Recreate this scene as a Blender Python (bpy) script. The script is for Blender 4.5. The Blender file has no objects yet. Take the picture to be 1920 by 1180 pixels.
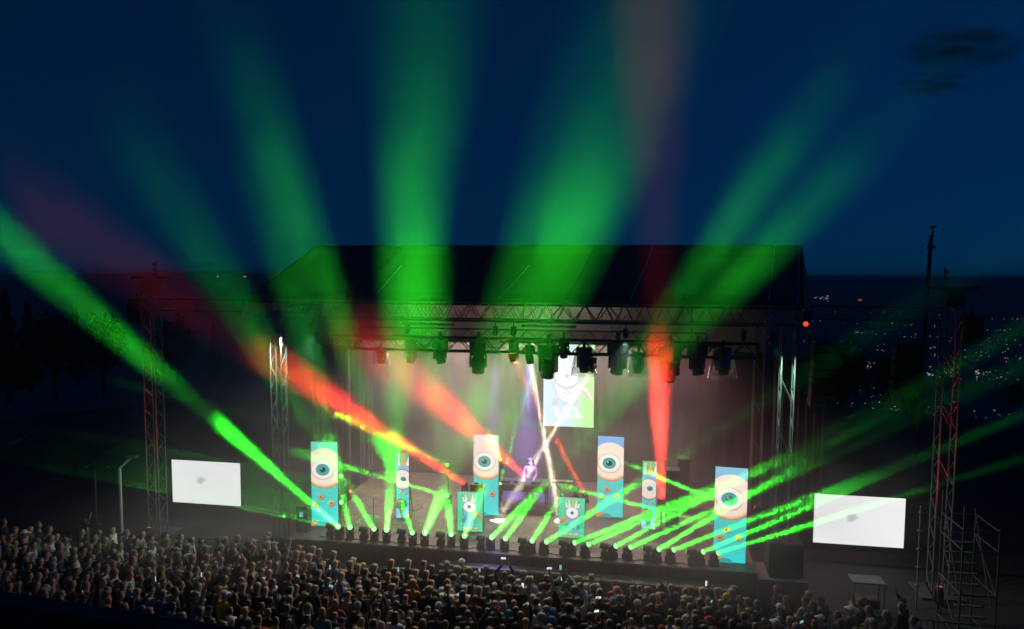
import bpy, bmesh, math, random
from mathutils import Vector, Matrix, Euler

random.seed(11)
sc = bpy.context.scene
col = sc.collection
R = math.radians
PI = math.pi

# ------------------------------------------------------------------ camera
CAM_Z = 10.7
FOCAL = 1400.0                      # focal length in pixels of the 1920 px wide frame
PITCH, ROLL = R(4.5), 0.006
PPY = 626.0
c_f = Vector((0, math.cos(PITCH), -math.sin(PITCH)))
c_u0 = Vector((0, math.sin(PITCH), math.cos(PITCH)))
c_r0 = Vector((1, 0, 0))
c_r = c_r0 * math.cos(ROLL) + c_u0 * math.sin(ROLL)
c_u = c_u0 * math.cos(ROLL) - c_r0 * math.sin(ROLL)
cam = bpy.data.objects.new('camera', bpy.data.cameras.new('camera'))
col.objects.link(cam)
cam.data.sensor_width = 36
cam.data.lens = 36 * FOCAL / 1920
cam.data.shift_y = (PPY - 590) / 1920
cam.data.clip_start = 0.1
cam.data.clip_end = 40000
cm = Matrix((c_r, c_u, -c_f)).transposed().to_4x4()
cm.translation = (0, 0, CAM_Z)
cam.matrix_world = cm
sc.camera = cam

# ------------------------------------------------------------------ sky: late dusk
world = bpy.data.worlds.new('World')
sc.world = world
world.use_nodes = True
nt = world.node_tree
bg = nt.nodes['Background']
sky = nt.nodes.new('ShaderNodeTexSky')
sky.sky_type = 'NISHITA'
sky.sun_disc = False
sky.sun_elevation = R(1.0)
sky.sun_rotation = R(-130)          # the sun has just gone down behind the camera's left shoulder
sky.altitude = 300
sky.ozone_density = 6.0
# the band of thick air at the horizon is drawn lower than Nishita's, so that the blue keeps down to the hills
stc = nt.nodes.new('ShaderNodeTexCoord')
smp = nt.nodes.new('ShaderNodeMapping')
smp.inputs['Scale'].default_value = (1, 1, 0.95)
smp.inputs['Location'].default_value = (0, 0, 0.16)
nt.links.new(stc.outputs['Generated'], smp.inputs['Vector'])
nt.links.new(smp.outputs[0], sky.inputs[0])
tint = nt.nodes.new('ShaderNodeMix')
tint.data_type = 'RGBA'
tint.blend_type = 'MULTIPLY'
tint.inputs[0].default_value = 1.0
nt.links.new(sky.outputs[0], tint.inputs[6])
tint.inputs[7].default_value = (0.28, 1.12, 1.0, 1)
nt.links.new(tint.outputs[2], bg.inputs[0])
bg.inputs[1].default_value = 0.078
sc.view_settings.view_transform = 'Standard'
sc.view_settings.look = 'None'
sc.view_settings.exposure = 0.0
sc.view_settings.gamma = 1.0
sc.view_settings.use_curve_mapping = False
sc.cycles.max_bounces = 4
sc.cycles.diffuse_bounces = 2
sc.cycles.glossy_bounces = 2
sc.cycles.transmission_bounces = 4
sc.cycles.transparent_max_bounces = 8
sc.cycles.volume_bounces = 0
sc.cycles.volume_step_rate = 4.0
sc.cycles.volume_max_steps = 256
sc.cycles.use_denoising = True
sc.cycles.sample_clamp_indirect = 2.0

# ------------------------------------------------------------------ places
# The stage has its own frame: u runs along its front edge to the right, v runs to its back, z is up.
TH = R(10.4)
OX, OY = 0.06, 24.25
UX = Vector((math.cos(TH), -math.sin(TH), 0))
VX = Vector((math.sin(TH), math.cos(TH), 0))
FLOOR = 1.5


def W(u, v, z=0.0):
    return Vector((OX, OY, z)) + UX * u + VX * v


def sight(x, y):
    return c_f + c_r * ((x - 960) / FOCAL) + c_u * ((PPY - y) / FOCAL)


def at_z(x, y, z):                       # where the line of sight of a measured spot meets a level
    d = sight(x, y)
    t = (z - CAM_Z) / d.z
    return Vector((d.x * t, d.y * t, z))


def at_v(x, y, v):                       # ... meets a plane parallel to the stage front
    d = sight(x, y)
    t = (v + Vector((OX, OY, 0)).dot(VX)) / d.dot(VX)
    return Vector((d.x * t, d.y * t, CAM_Z + d.z * t))


def at_y(x, y, Y):
    d = sight(x, y)
    t = Y / d.y
    return Vector((d.x * t, Y, CAM_Z + d.z * t))


def to_stage(p):
    q = Vector((p.x - OX, p.y - OY, 0))
    return q.dot(UX), q.dot(VX), p.z


# ------------------------------------------------------------------ materials
def mat(name, rgb, rough=0.6, metal=0.0, vary=0.25, scale=6.0, bump=0.15):
    m = bpy.data.materials.new(name)
    m.use_nodes = True
    n = m.node_tree
    b = n.nodes['Principled BSDF']
    b.inputs['Roughness'].default_value = rough
    b.inputs['Metallic'].default_value = metal
    tc = n.nodes.new('ShaderNodeTexCoord')
    nz = n.nodes.new('ShaderNodeTexNoise')
    nz.inputs['Scale'].default_value = scale
    nz.inputs['Detail'].default_value = 4
    n.links.new(tc.outputs['Object'], nz.inputs['Vector'])
    rp = n.nodes.new('ShaderNodeValToRGB')
    rp.color_ramp.elements[0].position = 0.3
    rp.color_ramp.elements[1].position = 0.7
    rp.color_ramp.elements[0].color = (*[c * (1 - vary) for c in rgb], 1)
    rp.color_ramp.elements[1].color = (*[min(1, c * (1 + vary)) for c in rgb], 1)
    n.links.new(nz.outputs['Fac'], rp.inputs['Fac'])
    n.links.new(rp.outputs['Color'], b.inputs['Base Color'])
    if bump:
        bp = n.nodes.new('ShaderNodeBump')
        bp.inputs['Strength'].default_value = bump
        bp.inputs['Distance'].default_value = 0.02
        n.links.new(nz.outputs['Fac'], bp.inputs['Height'])
        n.links.new(bp.outputs['Normal'], b.inputs['Normal'])
    return m


def glow(name, rgb, strength, sample=True):
    m = bpy.data.materials.new(name)
    m.use_nodes = True
    n = m.node_tree
    n.nodes.clear()
    e = n.nodes.new('ShaderNodeEmission')
    e.inputs[0].default_value = (*rgb, 1)
    e.inputs[1].default_value = strength
    o = n.nodes.new('ShaderNodeOutputMaterial')
    n.links.new(e.outputs[0], o.inputs[0])
    m.cycles.emission_sampling = 'FRONT' if sample else 'NONE'
    return m


M = dict(
    black=mat('black_paint', (0.02, 0.02, 0.022), 0.5),
    cloth=mat('black_stage_cloth', (0.022, 0.022, 0.024), 0.9, scale=2.0, bump=0.4),
    backcloth=mat('grey_black_backcloth', (0.03, 0.027, 0.026), 0.9, scale=1.2, bump=0.4),
    alu=mat('aluminium_truss', (0.16, 0.16, 0.165), 0.7, 0.3),
    steel=mat('galvanised_steel', (0.07, 0.072, 0.075), 0.7, 0.3),
    deck=mat('stage_deck_ply', (0.11, 0.10, 0.095), 0.6, vary=0.35, scale=3.0),
    tarp=mat('black_roof_tarpaulin', (0.018, 0.019, 0.022), 0.55, scale=1.5, bump=0.5),
    lining=mat('pale_roof_lining', (0.22, 0.22, 0.22), 0.8, scale=1.5),
    rope=mat('pale_rope', (0.45, 0.5, 0.6), 0.7),
    speaker=mat('speaker_black', (0.015, 0.015, 0.016), 0.7),
    dirt=mat('dark_ground', (0.016, 0.018, 0.016), 0.95, scale=0.4, vary=0.5),
    hill=mat('wooded_hill', (0.035, 0.05, 0.05), 1.0, scale=0.002, vary=0.4, bump=0),
    bark=mat('bark', (0.06, 0.045, 0.035), 0.9),
    leaf=mat('dark_needles', (0.03, 0.05, 0.025), 0.8, vary=0.5, scale=0.6, bump=0),
    wood=mat('lacquered_wood', (0.18, 0.09, 0.04), 0.4),
    concrete=mat('dark_concrete', (0.10, 0.10, 0.10), 0.85, scale=2.0),
    skin=mat('skin', (0.38, 0.235, 0.175), 0.55, vary=0.08, bump=0),
    cable=mat('black_cable', (0.012, 0.012, 0.012), 0.6),
)


# ------------------------------------------------------------------ objects
def tag(o, label=None, cat=None, group=None, kind=None):
    if label:
        o['label'] = label
    if cat:
        o['category'] = cat
    if group:
        o['group'] = group
    if kind:
        o['kind'] = kind
    return o


def thing(name, label, cat, loc=(0, 0, 0), rotz=0.0, group=None):
    o = bpy.data.objects.new(name, None)
    col.objects.link(o)
    o.empty_display_size = 0.2
    o.location = loc
    o.rotation_euler = (0, 0, rotz)
    return tag(o, label, cat, group)


def link_mesh(name, me, parent=None, loc=(0, 0, 0), rot=(0, 0, 0), scale=(1, 1, 1)):
    o = bpy.data.objects.new(name, me)
    col.objects.link(o)
    o.location = loc
    o.rotation_euler = rot
    o.scale = scale
    if parent is not None:
        o.parent = parent
    return o


class MB:
    """collects shapes into one mesh"""

    def __init__(self):
        self.v, self.f, self.m = [], [], []

    def add(self, vs, fs, mi=0):
        k = len(self.v)
        self.v += [tuple(p) for p in vs]
        self.f += [tuple(i + k for i in f) for f in fs]
        self.m += [mi] * len(fs)

    def box(self, x0, x1, y0, y1, z0, z1, mi=0):
        self.add([(x0, y0, z0), (x1, y0, z0), (x1, y1, z0), (x0, y1, z0), (x0, y0, z1), (x1, y0, z1), (x1, y1, z1), (x0, y1, z1)],
                 [(0, 3, 2, 1), (4, 5, 6, 7), (0, 1, 5, 4), (1, 2, 6, 5), (2, 3, 7, 6), (3, 0, 4, 7)], mi)

    def tube(self, p, q, r0, r1=None, n=6, mi=0, caps=True):
        p, q = Vector(p), Vector(q)
        r1 = r0 if r1 is None else r1
        d = (q - p).normalized()
        a = d.orthogonal().normalized()
        b = d.cross(a)
        vs = []
        for c, r in ((p, r0), (q, r1)):
            for i in range(n):
                t = 2 * PI * i / n
                vs.append(c + a * (r * math.cos(t)) + b * (r * math.sin(t)))
        fs = [(i, (i + 1) % n, n + (i + 1) % n, n + i) for i in range(n)]
        if caps:
            fs += [tuple(range(n - 1, -1, -1)), tuple(range(n, 2 * n))]
        self.add(vs, fs, mi)

    def path(self, pts, r, n=6, mi=0):
        for a, b in zip(pts[:-1], pts[1:]):
            self.tube(a, b, r, n=n, mi=mi)

    def lathe(self, prof, n=12, axis=None, origin=(0, 0, 0), mi=0, cap0=True, cap1=True):
        ax = Vector(axis or (0, 0, 1)).normalized()
        a = ax.orthogonal().normalized()
        b = ax.cross(a)
        o = Vector(origin)
        vs = []
        for r, h in prof:
            for i in range(n):
                t = 2 * PI * i / n
                vs.append(o + ax * h + a * (r * math.cos(t)) + b * (r * math.sin(t)))
        fs = []
        for k in range(len(prof) - 1):
            for i in range(n):
                j = (i + 1) % n
                fs.append((k * n + i, k * n + j, (k + 1) * n + j, (k + 1) * n + i))
        if cap0:
            fs.append(tuple(range(n - 1, -1, -1)))
        if cap1:
            fs.append(tuple((len(prof) - 1) * n + i for i in range(n)))
        self.add(vs, fs, mi)

    def mesh(self, name, mats, smooth=False):
        me = bpy.data.meshes.new(name)
        me.from_pydata(self.v, [], self.f)
        for m in (mats if isinstance(mats, (list, tuple)) else [mats]):
            me.materials.append(m)
        if len(me.materials) > 1:
            me.polygons.foreach_set('material_index', self.m)
        if smooth:
            me.polygons.foreach_set('use_smooth', [True] * len(me.polygons))
        me.update()
        return me

    def build(self, name, mats, parent=None, loc=(0, 0, 0), rot=(0, 0, 0), smooth=False):
        return link_mesh(name, self.mesh(name, mats, smooth), parent, loc, rot)


_bar = {}


def bar(name, p, q, r, m, parent=None):
    """a straight tube as an object of its own; alike tubes share one mesh"""
    k = m.name
    if k not in _bar:
        b = MB()
        b.tube((0, 0, 0), (0, 0, 1), 1, n=6)
        _bar[k] = b.mesh('tube', m, True)
    p, q = Vector(p), Vector(q)
    d = q - p
    o = link_mesh(name, _bar[k], parent, p)
    o.rotation_euler = d.to_track_quat('Z', 'Y').to_euler()
    o.scale = (r, r, d.length)
    return o


_box = {}


def block(name, x0, x1, y0, y1, z0, z1, m, parent=None):
    """a bevelled box as an object of its own"""
    k = (m.name, round(x1 - x0, 3), round(y1 - y0, 3), round(z1 - z0, 3))
    if k not in _box:
        bm = bmesh.new()
        bmesh.ops.create_cube(bm, size=1)
        for v in bm.verts:
            v.co = Vector((v.co.x * (x1 - x0), v.co.y * (y1 - y0), v.co.z * (z1 - z0)))
        w = min(x1 - x0, y1 - y0, z1 - z0) * 0.12
        bmesh.ops.bevel(bm, geom=list(bm.edges), offset=min(w, 0.02), segments=1, affect='EDGES')
        me = bpy.data.meshes.new(name)
        bm.to_mesh(me)
        bm.free()
        me.materials.append(m)
        _box[k] = me
    return link_mesh(name, _box[k], parent, ((x0 + x1) / 2, (y0 + y1) / 2, (z0 + z1) / 2))


def truss(root, p, q, w, h, r, bay, m=None, up=(0, 0, 1)):
    """box truss from p to q (its lower axis), w wide and h high: chords and braces as parts"""
    m = m or M['alu']
    p, q = Vector(p), Vector(q)
    d = (q - p).normalized()
    up = Vector(up)
    s = d.cross(up).normalized()
    L = (q - p).length
    n = max(1, round(L / bay))
    cs = [(s * (-w / 2)), (s * (w / 2)), (s * (w / 2) + up * h), (s * (-w / 2) + up * h)]
    for c in cs:
        bar('chord', p + c, q + c, r, m, root)
    for i in range(n):
        a, b = p + d * (L * i / n), p + d * (L * (i + 1) / n)
        mid = (a + b) / 2
        for c0, c1 in ((0, 3), (1, 2)):
            bar('brace', a + cs[c0], mid + cs[c1], r * 0.5, m, root)
            bar('brace', mid + cs[c1], b + cs[c0], r * 0.5, m, root)
        if i % 2 == 0:
            bar('brace', a + cs[0], b + cs[1], r * 0.45, m, root)
            bar('brace', a + cs[3], b + cs[2], r * 0.45, m, root)
    for e in (p, q):
        for k in range(4):
            bar('brace', e + cs[k], e + cs[(k + 1) % 4], r * 0.7, m, root)


# ------------------------------------------------------------------ land
def build_land():
    # one sheet: level round the stage, then down to the town in the valley and up to the ridges on the horizon
    rings = [0, 12, 25, 38, 50, 64, 80, 110, 160, 240, 380, 600, 900, 1400, 2100, 3000, 4200, 5800, 7600, 9500, 12000, 16000]
    n = 96
    vs, fs = [(0, 20, 0)], []

    def height(r, a):
        x, y = math.sin(a), math.cos(a)
        left = max(0.0, -x)
        edge = 52 + 30 * max(0.0, -y)
        if r <= edge:
            return 0.0
        t = min(1.0, (r - edge) / 1700)
        z = -235 * (1 - (1 - t) ** 2.2)
        if r > 3500:
            t2 = min(1, (r - 3500) / 6000)
            ridge = 268 + 34 * math.sin(a * 5 + 1) + 18 * math.sin(a * 13) + 7 * math.sin(a * 29 + 2)
            z += t2 * t2 * (3 - 2 * t2) * ridge
        z += 6 * math.sin(r * 0.01 + a * 9) * t
        return z
    for k, r in enumerate(rings[1:]):
        for i in range(n):
            a = 2 * PI * i / n
            vs.append((r * math.sin(a), 20 + r * math.cos(a), height(r, a)))
    for i in range(n):
        fs.append((0, 1 + (i + 1) % n, 1 + i))
    for k in range(len(rings) - 2):
        for i in range(n):
            j = (i + 1) % n
            fs.append((1 + k * n + i, 1 + k * n + j, 1 + (k + 1) * n + j, 1 + (k + 1) * n + i))
    me = bpy.data.meshes.new('ground')
    me.from_pydata(vs, [], fs)
    me.materials.append(M['dirt'])
    me.materials.append(M['hill'])
    for p in me.polygons:
        p.material_index = 1 if p.center.xy.length > 90 else 0
        p.use_smooth = True
    tag(link_mesh('ground', me), kind='structure')

    # the lights of the town
    rnd = random.Random(5)
    cols = [glow('warm_town_light', (1.0, 0.62, 0.28), 0.6, False), glow('white_town_light', (0.85, 0.95, 1.0), 0.5, False),
            glow('dim_town_light', (0.75, 0.62, 0.45), 0.36, False), glow('red_town_light', (1.0, 0.12, 0.1), 0.8, False)]
    b = MB()

    def lamp(x, y, size, mi, long=1.0):
        d = sight(x, y)
        # follow the line of sight down to the slope
        t, z = 90.0, 0
        while t < 14000:
            P = Vector((0, 0, CAM_Z)) + d * t
            rr = math.hypot(P.x, P.y - 20)
            aa = math.atan2(P.x, P.y - 20)
            if P.z < height(rr, aa) + 2:
                break
            t *= 1.01
        if t >= 14000:
            return
        s = size * t / FOCAL
        z = P.z + 1.0
        b.box(P.x - s * long / 2, P.x + s * long / 2, P.y - s, P.y, z, z + s * 0.9, mi)
    for k in range(760):
        y = 585 + 200 * rnd.random() ** 1.2
        x = rnd.uniform(1500, 1960)
        lamp(x, y, rnd.choice((0.6, 0.8, 1.0, 1.3)), rnd.choice((2, 2, 2, 2, 1, 0, 2)), 1)
    for cx, cy, n_, sx, mi in ((1541, 560, 14, 14, 1), (1545, 578, 10, 12, 1), (1590, 610, 16, 22, 1), (1862, 590, 16, 16, 0),
                               (1605, 624, 10, 8, 1), (1745, 705, 9, 10, 1), (1835, 700, 8, 9, 1), (1640, 690, 10, 20, 2), (1520, 592, 5, 6, 1)):
        for k in range(n_):
            lamp(rnd.gauss(cx, sx / 1.6), rnd.gauss(cy, 2.2), rnd.choice((0.7, 1.0, 1.3)), mi, rnd.choice((1, 1, 2)))
    lamp(1612, 564, 2.4, 3, 2.5)
    for k in range(26):
        lamp(rnd.uniform(120, 520), rnd.gauss(560, 25), 1.3, rnd.choice((1, 2, 2)))
    lamp(409, 520, 2.0, 1)
    lamp(459, 520, 2.4, 0, 2)
    tag(b.build('town_lights', cols), 'scattered white and orange lights of the town in the valley', 'lights', kind='stuff')


build_land()


# ------------------------------------------------------------------ dusk clouds far off
def cloud(x, y, w, h, dist, dens, label):
    p = at_y(x, y, dist)
    s = dist / FOCAL
    me = bpy.data.meshes.new('cloud')
    bm = bmesh.new()
    bmesh.ops.create_icosphere(bm, subdivisions=3, radius=1)
    bm.to_mesh(me)
    bm.free()
    m = bpy.data.materials.new('cloud')
    m.use_nodes = True
    n = m.node_tree
    n.nodes.clear()
    o = n.nodes.new('ShaderNodeOutputMaterial')
    v = n.nodes.new('ShaderNodeVolumePrincipled')
    v.inputs['Color'].default_value = (0.3, 0.4, 0.6, 1)
    tc = n.nodes.new('ShaderNodeTexCoord')
    mp = n.nodes.new('ShaderNodeMapping')
    mp.inputs['Scale'].default_value = (0.9, 0.8, 2.0)
    mp.inputs['Location'].default_value = (x * 0.01, 0, 0)
    nz = n.nodes.new('ShaderNodeTexNoise')
    nz.inputs['Scale'].default_value = 1.6
    nz.inputs['Detail'].default_value = 4
    ln = n.nodes.new('ShaderNodeVectorMath')
    ln.operation = 'LENGTH'
    mr = n.nodes.new('ShaderNodeMapRange')
    mr.inputs[1].default_value = 1.0
    mr.inputs[2].default_value = 0.2
    mu = n.nodes.new('ShaderNodeMath')
    mu.operation = 'MULTIPLY'
    mr2 = n.nodes.new('ShaderNodeMapRange')
    mr2.inputs[1].default_value = 0.42
    mr2.inputs[2].default_value = 0.62
    mr2.inputs[3].default_value = 0.0
    mr2.inputs[4].default_value = dens
    L = n.links.new
    L(tc.outputs['Object'], mp.inputs[0])
    L(mp.outputs[0], nz.inputs['Vector'])
    L(tc.outputs['Object'], ln.inputs[0])
    L(ln.outputs['Value'], mr.inputs[0])
    L(nz.outputs['Fac'], mr2.inputs[0])
    L(mr2.outputs[0], mu.inputs[0])
    L(mr.outputs[0], mu.inputs[1])
    L(mu.outputs[0], v.inputs['Density'])
    L(v.outputs[0], o.inputs['Volume'])
    me.materials.append(m)
    c = link_mesh('cloud', me, None, p, (0, R(4), 0), (w * s, w * s * 0.8, h * s))
    tag(c, label, 'cloud', kind='stuff')


cloud(1798, 92, 118, 34, 6000, 0.011, 'small dark grey cloud high in the right of the sky')
cloud(1752, 155, 70, 26, 6000, 0.010, 'smaller dark cloud below the other one')


# ------------------------------------------------------------------ trees
def tree(x, ybase, ytop, Y, kind, label, seed, group):
    rnd = random.Random(seed)
    top = at_y(x, ytop, Y)
    h = top.z
    t = thing('spruce_tree' if kind == 'spruce' else 'broadleaf_tree', label, 'tree', (top.x, Y, 0), 0, group)
    b = MB()
    b.tube((0, 0, 0), (0, 0, h * 0.5), 0.022 * h, 0.013 * h, 8)
    b.tube((0, 0, h * 0.5), (0, 0, h * 0.93), 0.013 * h, 0.003 * h, 8)
    for k in range(14):
        z = h * (0.25 + 0.6 * k / 14)
        a = rnd.uniform(0, 2 * PI)
        l = h * 0.16 * (1.1 - z / h)
        b.tube((0, 0, z), (math.cos(a) * l, math.sin(a) * l, z + l * 0.3), 0.004 * h, 0.001 * h, 5)
    b.build('trunk', M['bark'], t)
    c = MB()
    for k in range(1500):
        if kind == 'spruce':
            f = rnd.random() ** 0.7
            z = h * (1.0 - 0.88 * f)
            rr = h * 0.20 * f * (0.72 + 0.28 * math.sin(z * 5)) * rnd.uniform(0.25, 1) + 0.02
            a = rnd.uniform(0, 2 * PI)
            p = Vector((rr * math.cos(a), rr * math.sin(a), z))
            s = h * 0.016 * rnd.uniform(0.6, 1.7)
        else:
            q = Vector((rnd.gauss(0, 1), rnd.gauss(0, 1), rnd.gauss(0, 1))).normalized() * rnd.random() ** 0.35
            lump = 1 + 0.22 * math.sin(q.x * 7 + seed) * math.cos(q.y * 6 + q.z * 5)
            p = Vector((q.x * h * 0.26 * lump, q.y * h * 0.26 * lump, h * 0.66 + q.z * h * 0.34 * lump))
            s = h * 0.018 * rnd.uniform(0.6, 1.8)
        e = Euler((rnd.uniform(0, 6), rnd.uniform(0, 6), rnd.uniform(0, 6))).to_matrix()
        c.add([p + e @ Vector(w) * s for w in ((-1, -0.5, 0), (1, -0.4, 0.2), (0.8, 0.7, -0.1), (-0.6, 0.8, 0.2))], [(0, 1, 2, 3)])
    c.build('crown', M['leaf'], t)


for i, (x, yt, Y, kd, lb) in enumerate([
        (8, 540, 60, 'spruce', 'dark spruce at the far left edge behind the crowd'),
        (50, 562, 66, 'spruce', 'slim dark spruce between the two tallest at the far left'),
        (96, 585, 62, 'broad', 'low round dark tree left of the leftmost truss tower'),
        (140, 572, 70, 'spruce', 'lower dark spruce in the row left of the tower'),
        (190, 588, 64, 'broad', 'bushy dark tree closest to the leftmost truss tower'),
        (330, 598, 68, 'broad', 'dark tree between the leftmost tower and the stage roof'),
        (400, 605, 72, 'spruce', 'dark spruce seen just left of the stage roof'),
        (1585, 640, 52, 'broad', 'dark tree beside the right edge of the stage, over the town lights'),
        (1668, 668, 56, 'broad', 'dark tree above the right video screen'),
        (1722, 640, 54, 'spruce', 'dark spruce between right video screen and right tower'),
        (1905, 720, 58, 'broad', 'dark tree at the far right edge')]):
    tree(x, 0, yt, Y, 'spruce' if kd == 'spruce' else 'broad', lb, i + 3, 'dark trees round the stage')


# ------------------------------------------------------------------ stage
def build_stage():
    t = thing('stage', 'long black concert stage with wide front steps below the moving lights', 'stage', W(0, 0, 0), -TH)
    f = FLOOR
    y0, y1 = -0.28, 9.0
    # decks, 2 m by 1 m plates
    px = [-7.95 + 1.75 * i for i in range(10)]
    py = [y0 + (y1 - y0) * j / 9 for j in range(10)]
    for i in range(9):
        for j in range(9):
            block('deck_plate', px[i] + 0.006, px[i + 1] - 0.006, py[j] + 0.006, py[j + 1] - 0.006, f - 0.06, f, M['deck'], t)
    b = MB()
    b.box(-7.95, 7.8, y0 + 0.02, y1, 0, f - 0.062)
    b.build('substructure', M['black'], t)
    # pleated skirt along the front
    b = MB()
    n = 170
    vs, fs = [], []
    for i in range(n + 1):
        x = -7.95 + 15.75 * i / n
        yy = y0 - 0.012 + 0.02 * math.sin(i * 1.9) * 0.5
        vs += [(x, yy, 0), (x, yy - 0.01, f - 0.07)]
    for i in range(n):
        fs.append((2 * i, 2 * i + 2, 2 * i + 3, 2 * i + 1))
    b.add(vs, fs)
    b.build('front_skirt', M['cloth'], t)
    # steps in the middle of the front
    for k, (za, zb, ya, yb) in enumerate(((1.09, 1.15, -0.72, -0.30), (0.74, 0.80, -1.14, -0.74), (0.39, 0.45, -1.56, -1.16))):
        for s in range(2):
            block('step', -2.35 + s * 2.05, -0.31 + s * 2.05, ya, yb, za, zb, M['deck'], t)
        block('riser_board', -2.33, 1.73, yb - 0.06, yb - 0.03, 0, za - 0.003, M['cloth'], t)
    for s in range(5):
        block('ledge_plate', 1.95 + s * 1.04, 2.98 + s * 1.04, -0.86, -0.32, 1.04, 1.1, M['deck'], t)
    block('ledge_skirt', 1.97, 7.13, -0.82, -0.78, 0, 1.035, M['cloth'], t)
    # narrow camera ledge on the left
    for s in range(4):
        block('ledge_plate', -7.2 + s * 1.04, -6.17 + s * 1.04, -0.7, -0.32, 0.74, 0.8, M['deck'], t)
    block('rear_riser', -2.6, 1.9, 3.9, 6.8, f + 0.002, f + 0.16, M['black'], t)
    # wing deck at the right with its legs
    for s in range(2):
        block('wing_plate', 7.85 + s * 0.78, 8.62 + s * 0.78, 0.0, 1.5, 1.14, 1.2, M['deck'], t)
    block('wing_skirt', 7.87, 9.38, 0.03, 0.06, 0, 1.135, M['cloth'], t)


build_stage()


def build_roof():
    t = thing('stage_roof', 'black tarpaulin pitched roof of the stage on its truss grid', 'roof', W(0, 0, 0), -TH)
    # tarpaulin as five panels between ropes, each slightly slack
    ridge = [(-9.15 + 18.9 * i / 5, 5.0, 11.86) for i in range(6)]
    eave = [(-9.35 + 18.25 * i / 5, -0.15, 9.88) for i in range(6)]
    for i in range(5):
        vs, fs, n, m = [], [], 6, 6
        for a in range(n + 1):
            for c in range(m + 1):
                fx, fy = a / n, c / m
                p = Vector(ridge[i]).lerp(Vector(ridge[i + 1]), fx).lerp(Vector(eave[i]).lerp(Vector(eave[i + 1]), fx), fy)
                p.z -= 0.10 * math.sin(PI * fy) + 0.03 * math.sin(PI * fx)
                vs.append(p)
        for a in range(n):
            for c in range(m):
                fs.append((a * (m + 1) + c, a * (m + 1) + c + 1, (a + 1) * (m + 1) + c + 1, (a + 1) * (m + 1) + c))
        b = MB()
        b.add(vs, fs)
        o = b.build('tarpaulin_panel', M['tarp'], t, smooth=True)
        s = o.modifiers.new('s', 'SOLIDIFY')
        s.thickness = 0.02
    b = MB()
    b.box(-9.35, 8.9, -0.19, -0.16, 9.70, 9.93)
    b.build('eave_valance', M['tarp'], t)
    b = MB()   # rear slope
    b.add([(-9.15, 5.02, 11.86), (9.75, 5.02, 11.86), (9.4, 10.2, 9.9), (-9.4, 10.2, 9.9)], [(0, 1, 2, 3)])
    b.build('rear_tarpaulin', M['tarp'], t)
    b = MB()   # pale ceiling lining inside
    b.add([(-8.9, 0.3, 9.86), (8.8, 0.3, 9.86), (8.9, 9.6, 9.7), (-8.9, 9.6, 9.7)], [(0, 3, 2, 1)])
    b.build('ceiling_lining', M['lining'], t)
    for s, ex, rx in ((-1, -9.35, -9.15), (1, 8.9, 9.75)):
        b = MB()
        b.add([(rx, 5, 11.86), (ex, -0.15, 9.88), (ex + s * 0.25, -0.1, 9.2), (rx + s * 0.5, 5, 9.4), (ex + s * 0.5, 9.9, 9.3), (ex, 9.9, 9.88)],
              [(0, 1, 2, 3), (0, 3, 4, 5)])
        b.build('gable_flap', M['tarp'], t)
    # ropes over the tarpaulin
    for (x0, y0_, x1, y1_) in ((700, 545, 752, 500), (935, 556, 992, 498), (1180, 562, 1226, 462), (1440, 556, 1452, 464), (1495, 562, 1499, 464)):
        p0 = at_v(x0, y0_, 0)
        p1 = at_v(x1, y1_, 0)
        u0, u1 = to_stage(p0)[0], to_stage(p1)[0]
        fz = (558 - y1_) / 96.0
        v1 = -0.1 + 5.1 * fz
        u1 = to_stage(at_v(x1, y1_, v1))[0]
        pts = []
        for k in range(7):
            a = k / 6
            fy = 1 - fz * a
            pts.append((u0 + (u1 - u0) * a, -0.12 + 5.1 * fz * a, 9.88 + 1.98 * fz * a - 0.10 * math.sin(PI * fy) + 0.03))
        b = MB()
        b.path(pts, 0.018)
        b.build('roof_rope', M['rope'], t)


build_roof()


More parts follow.
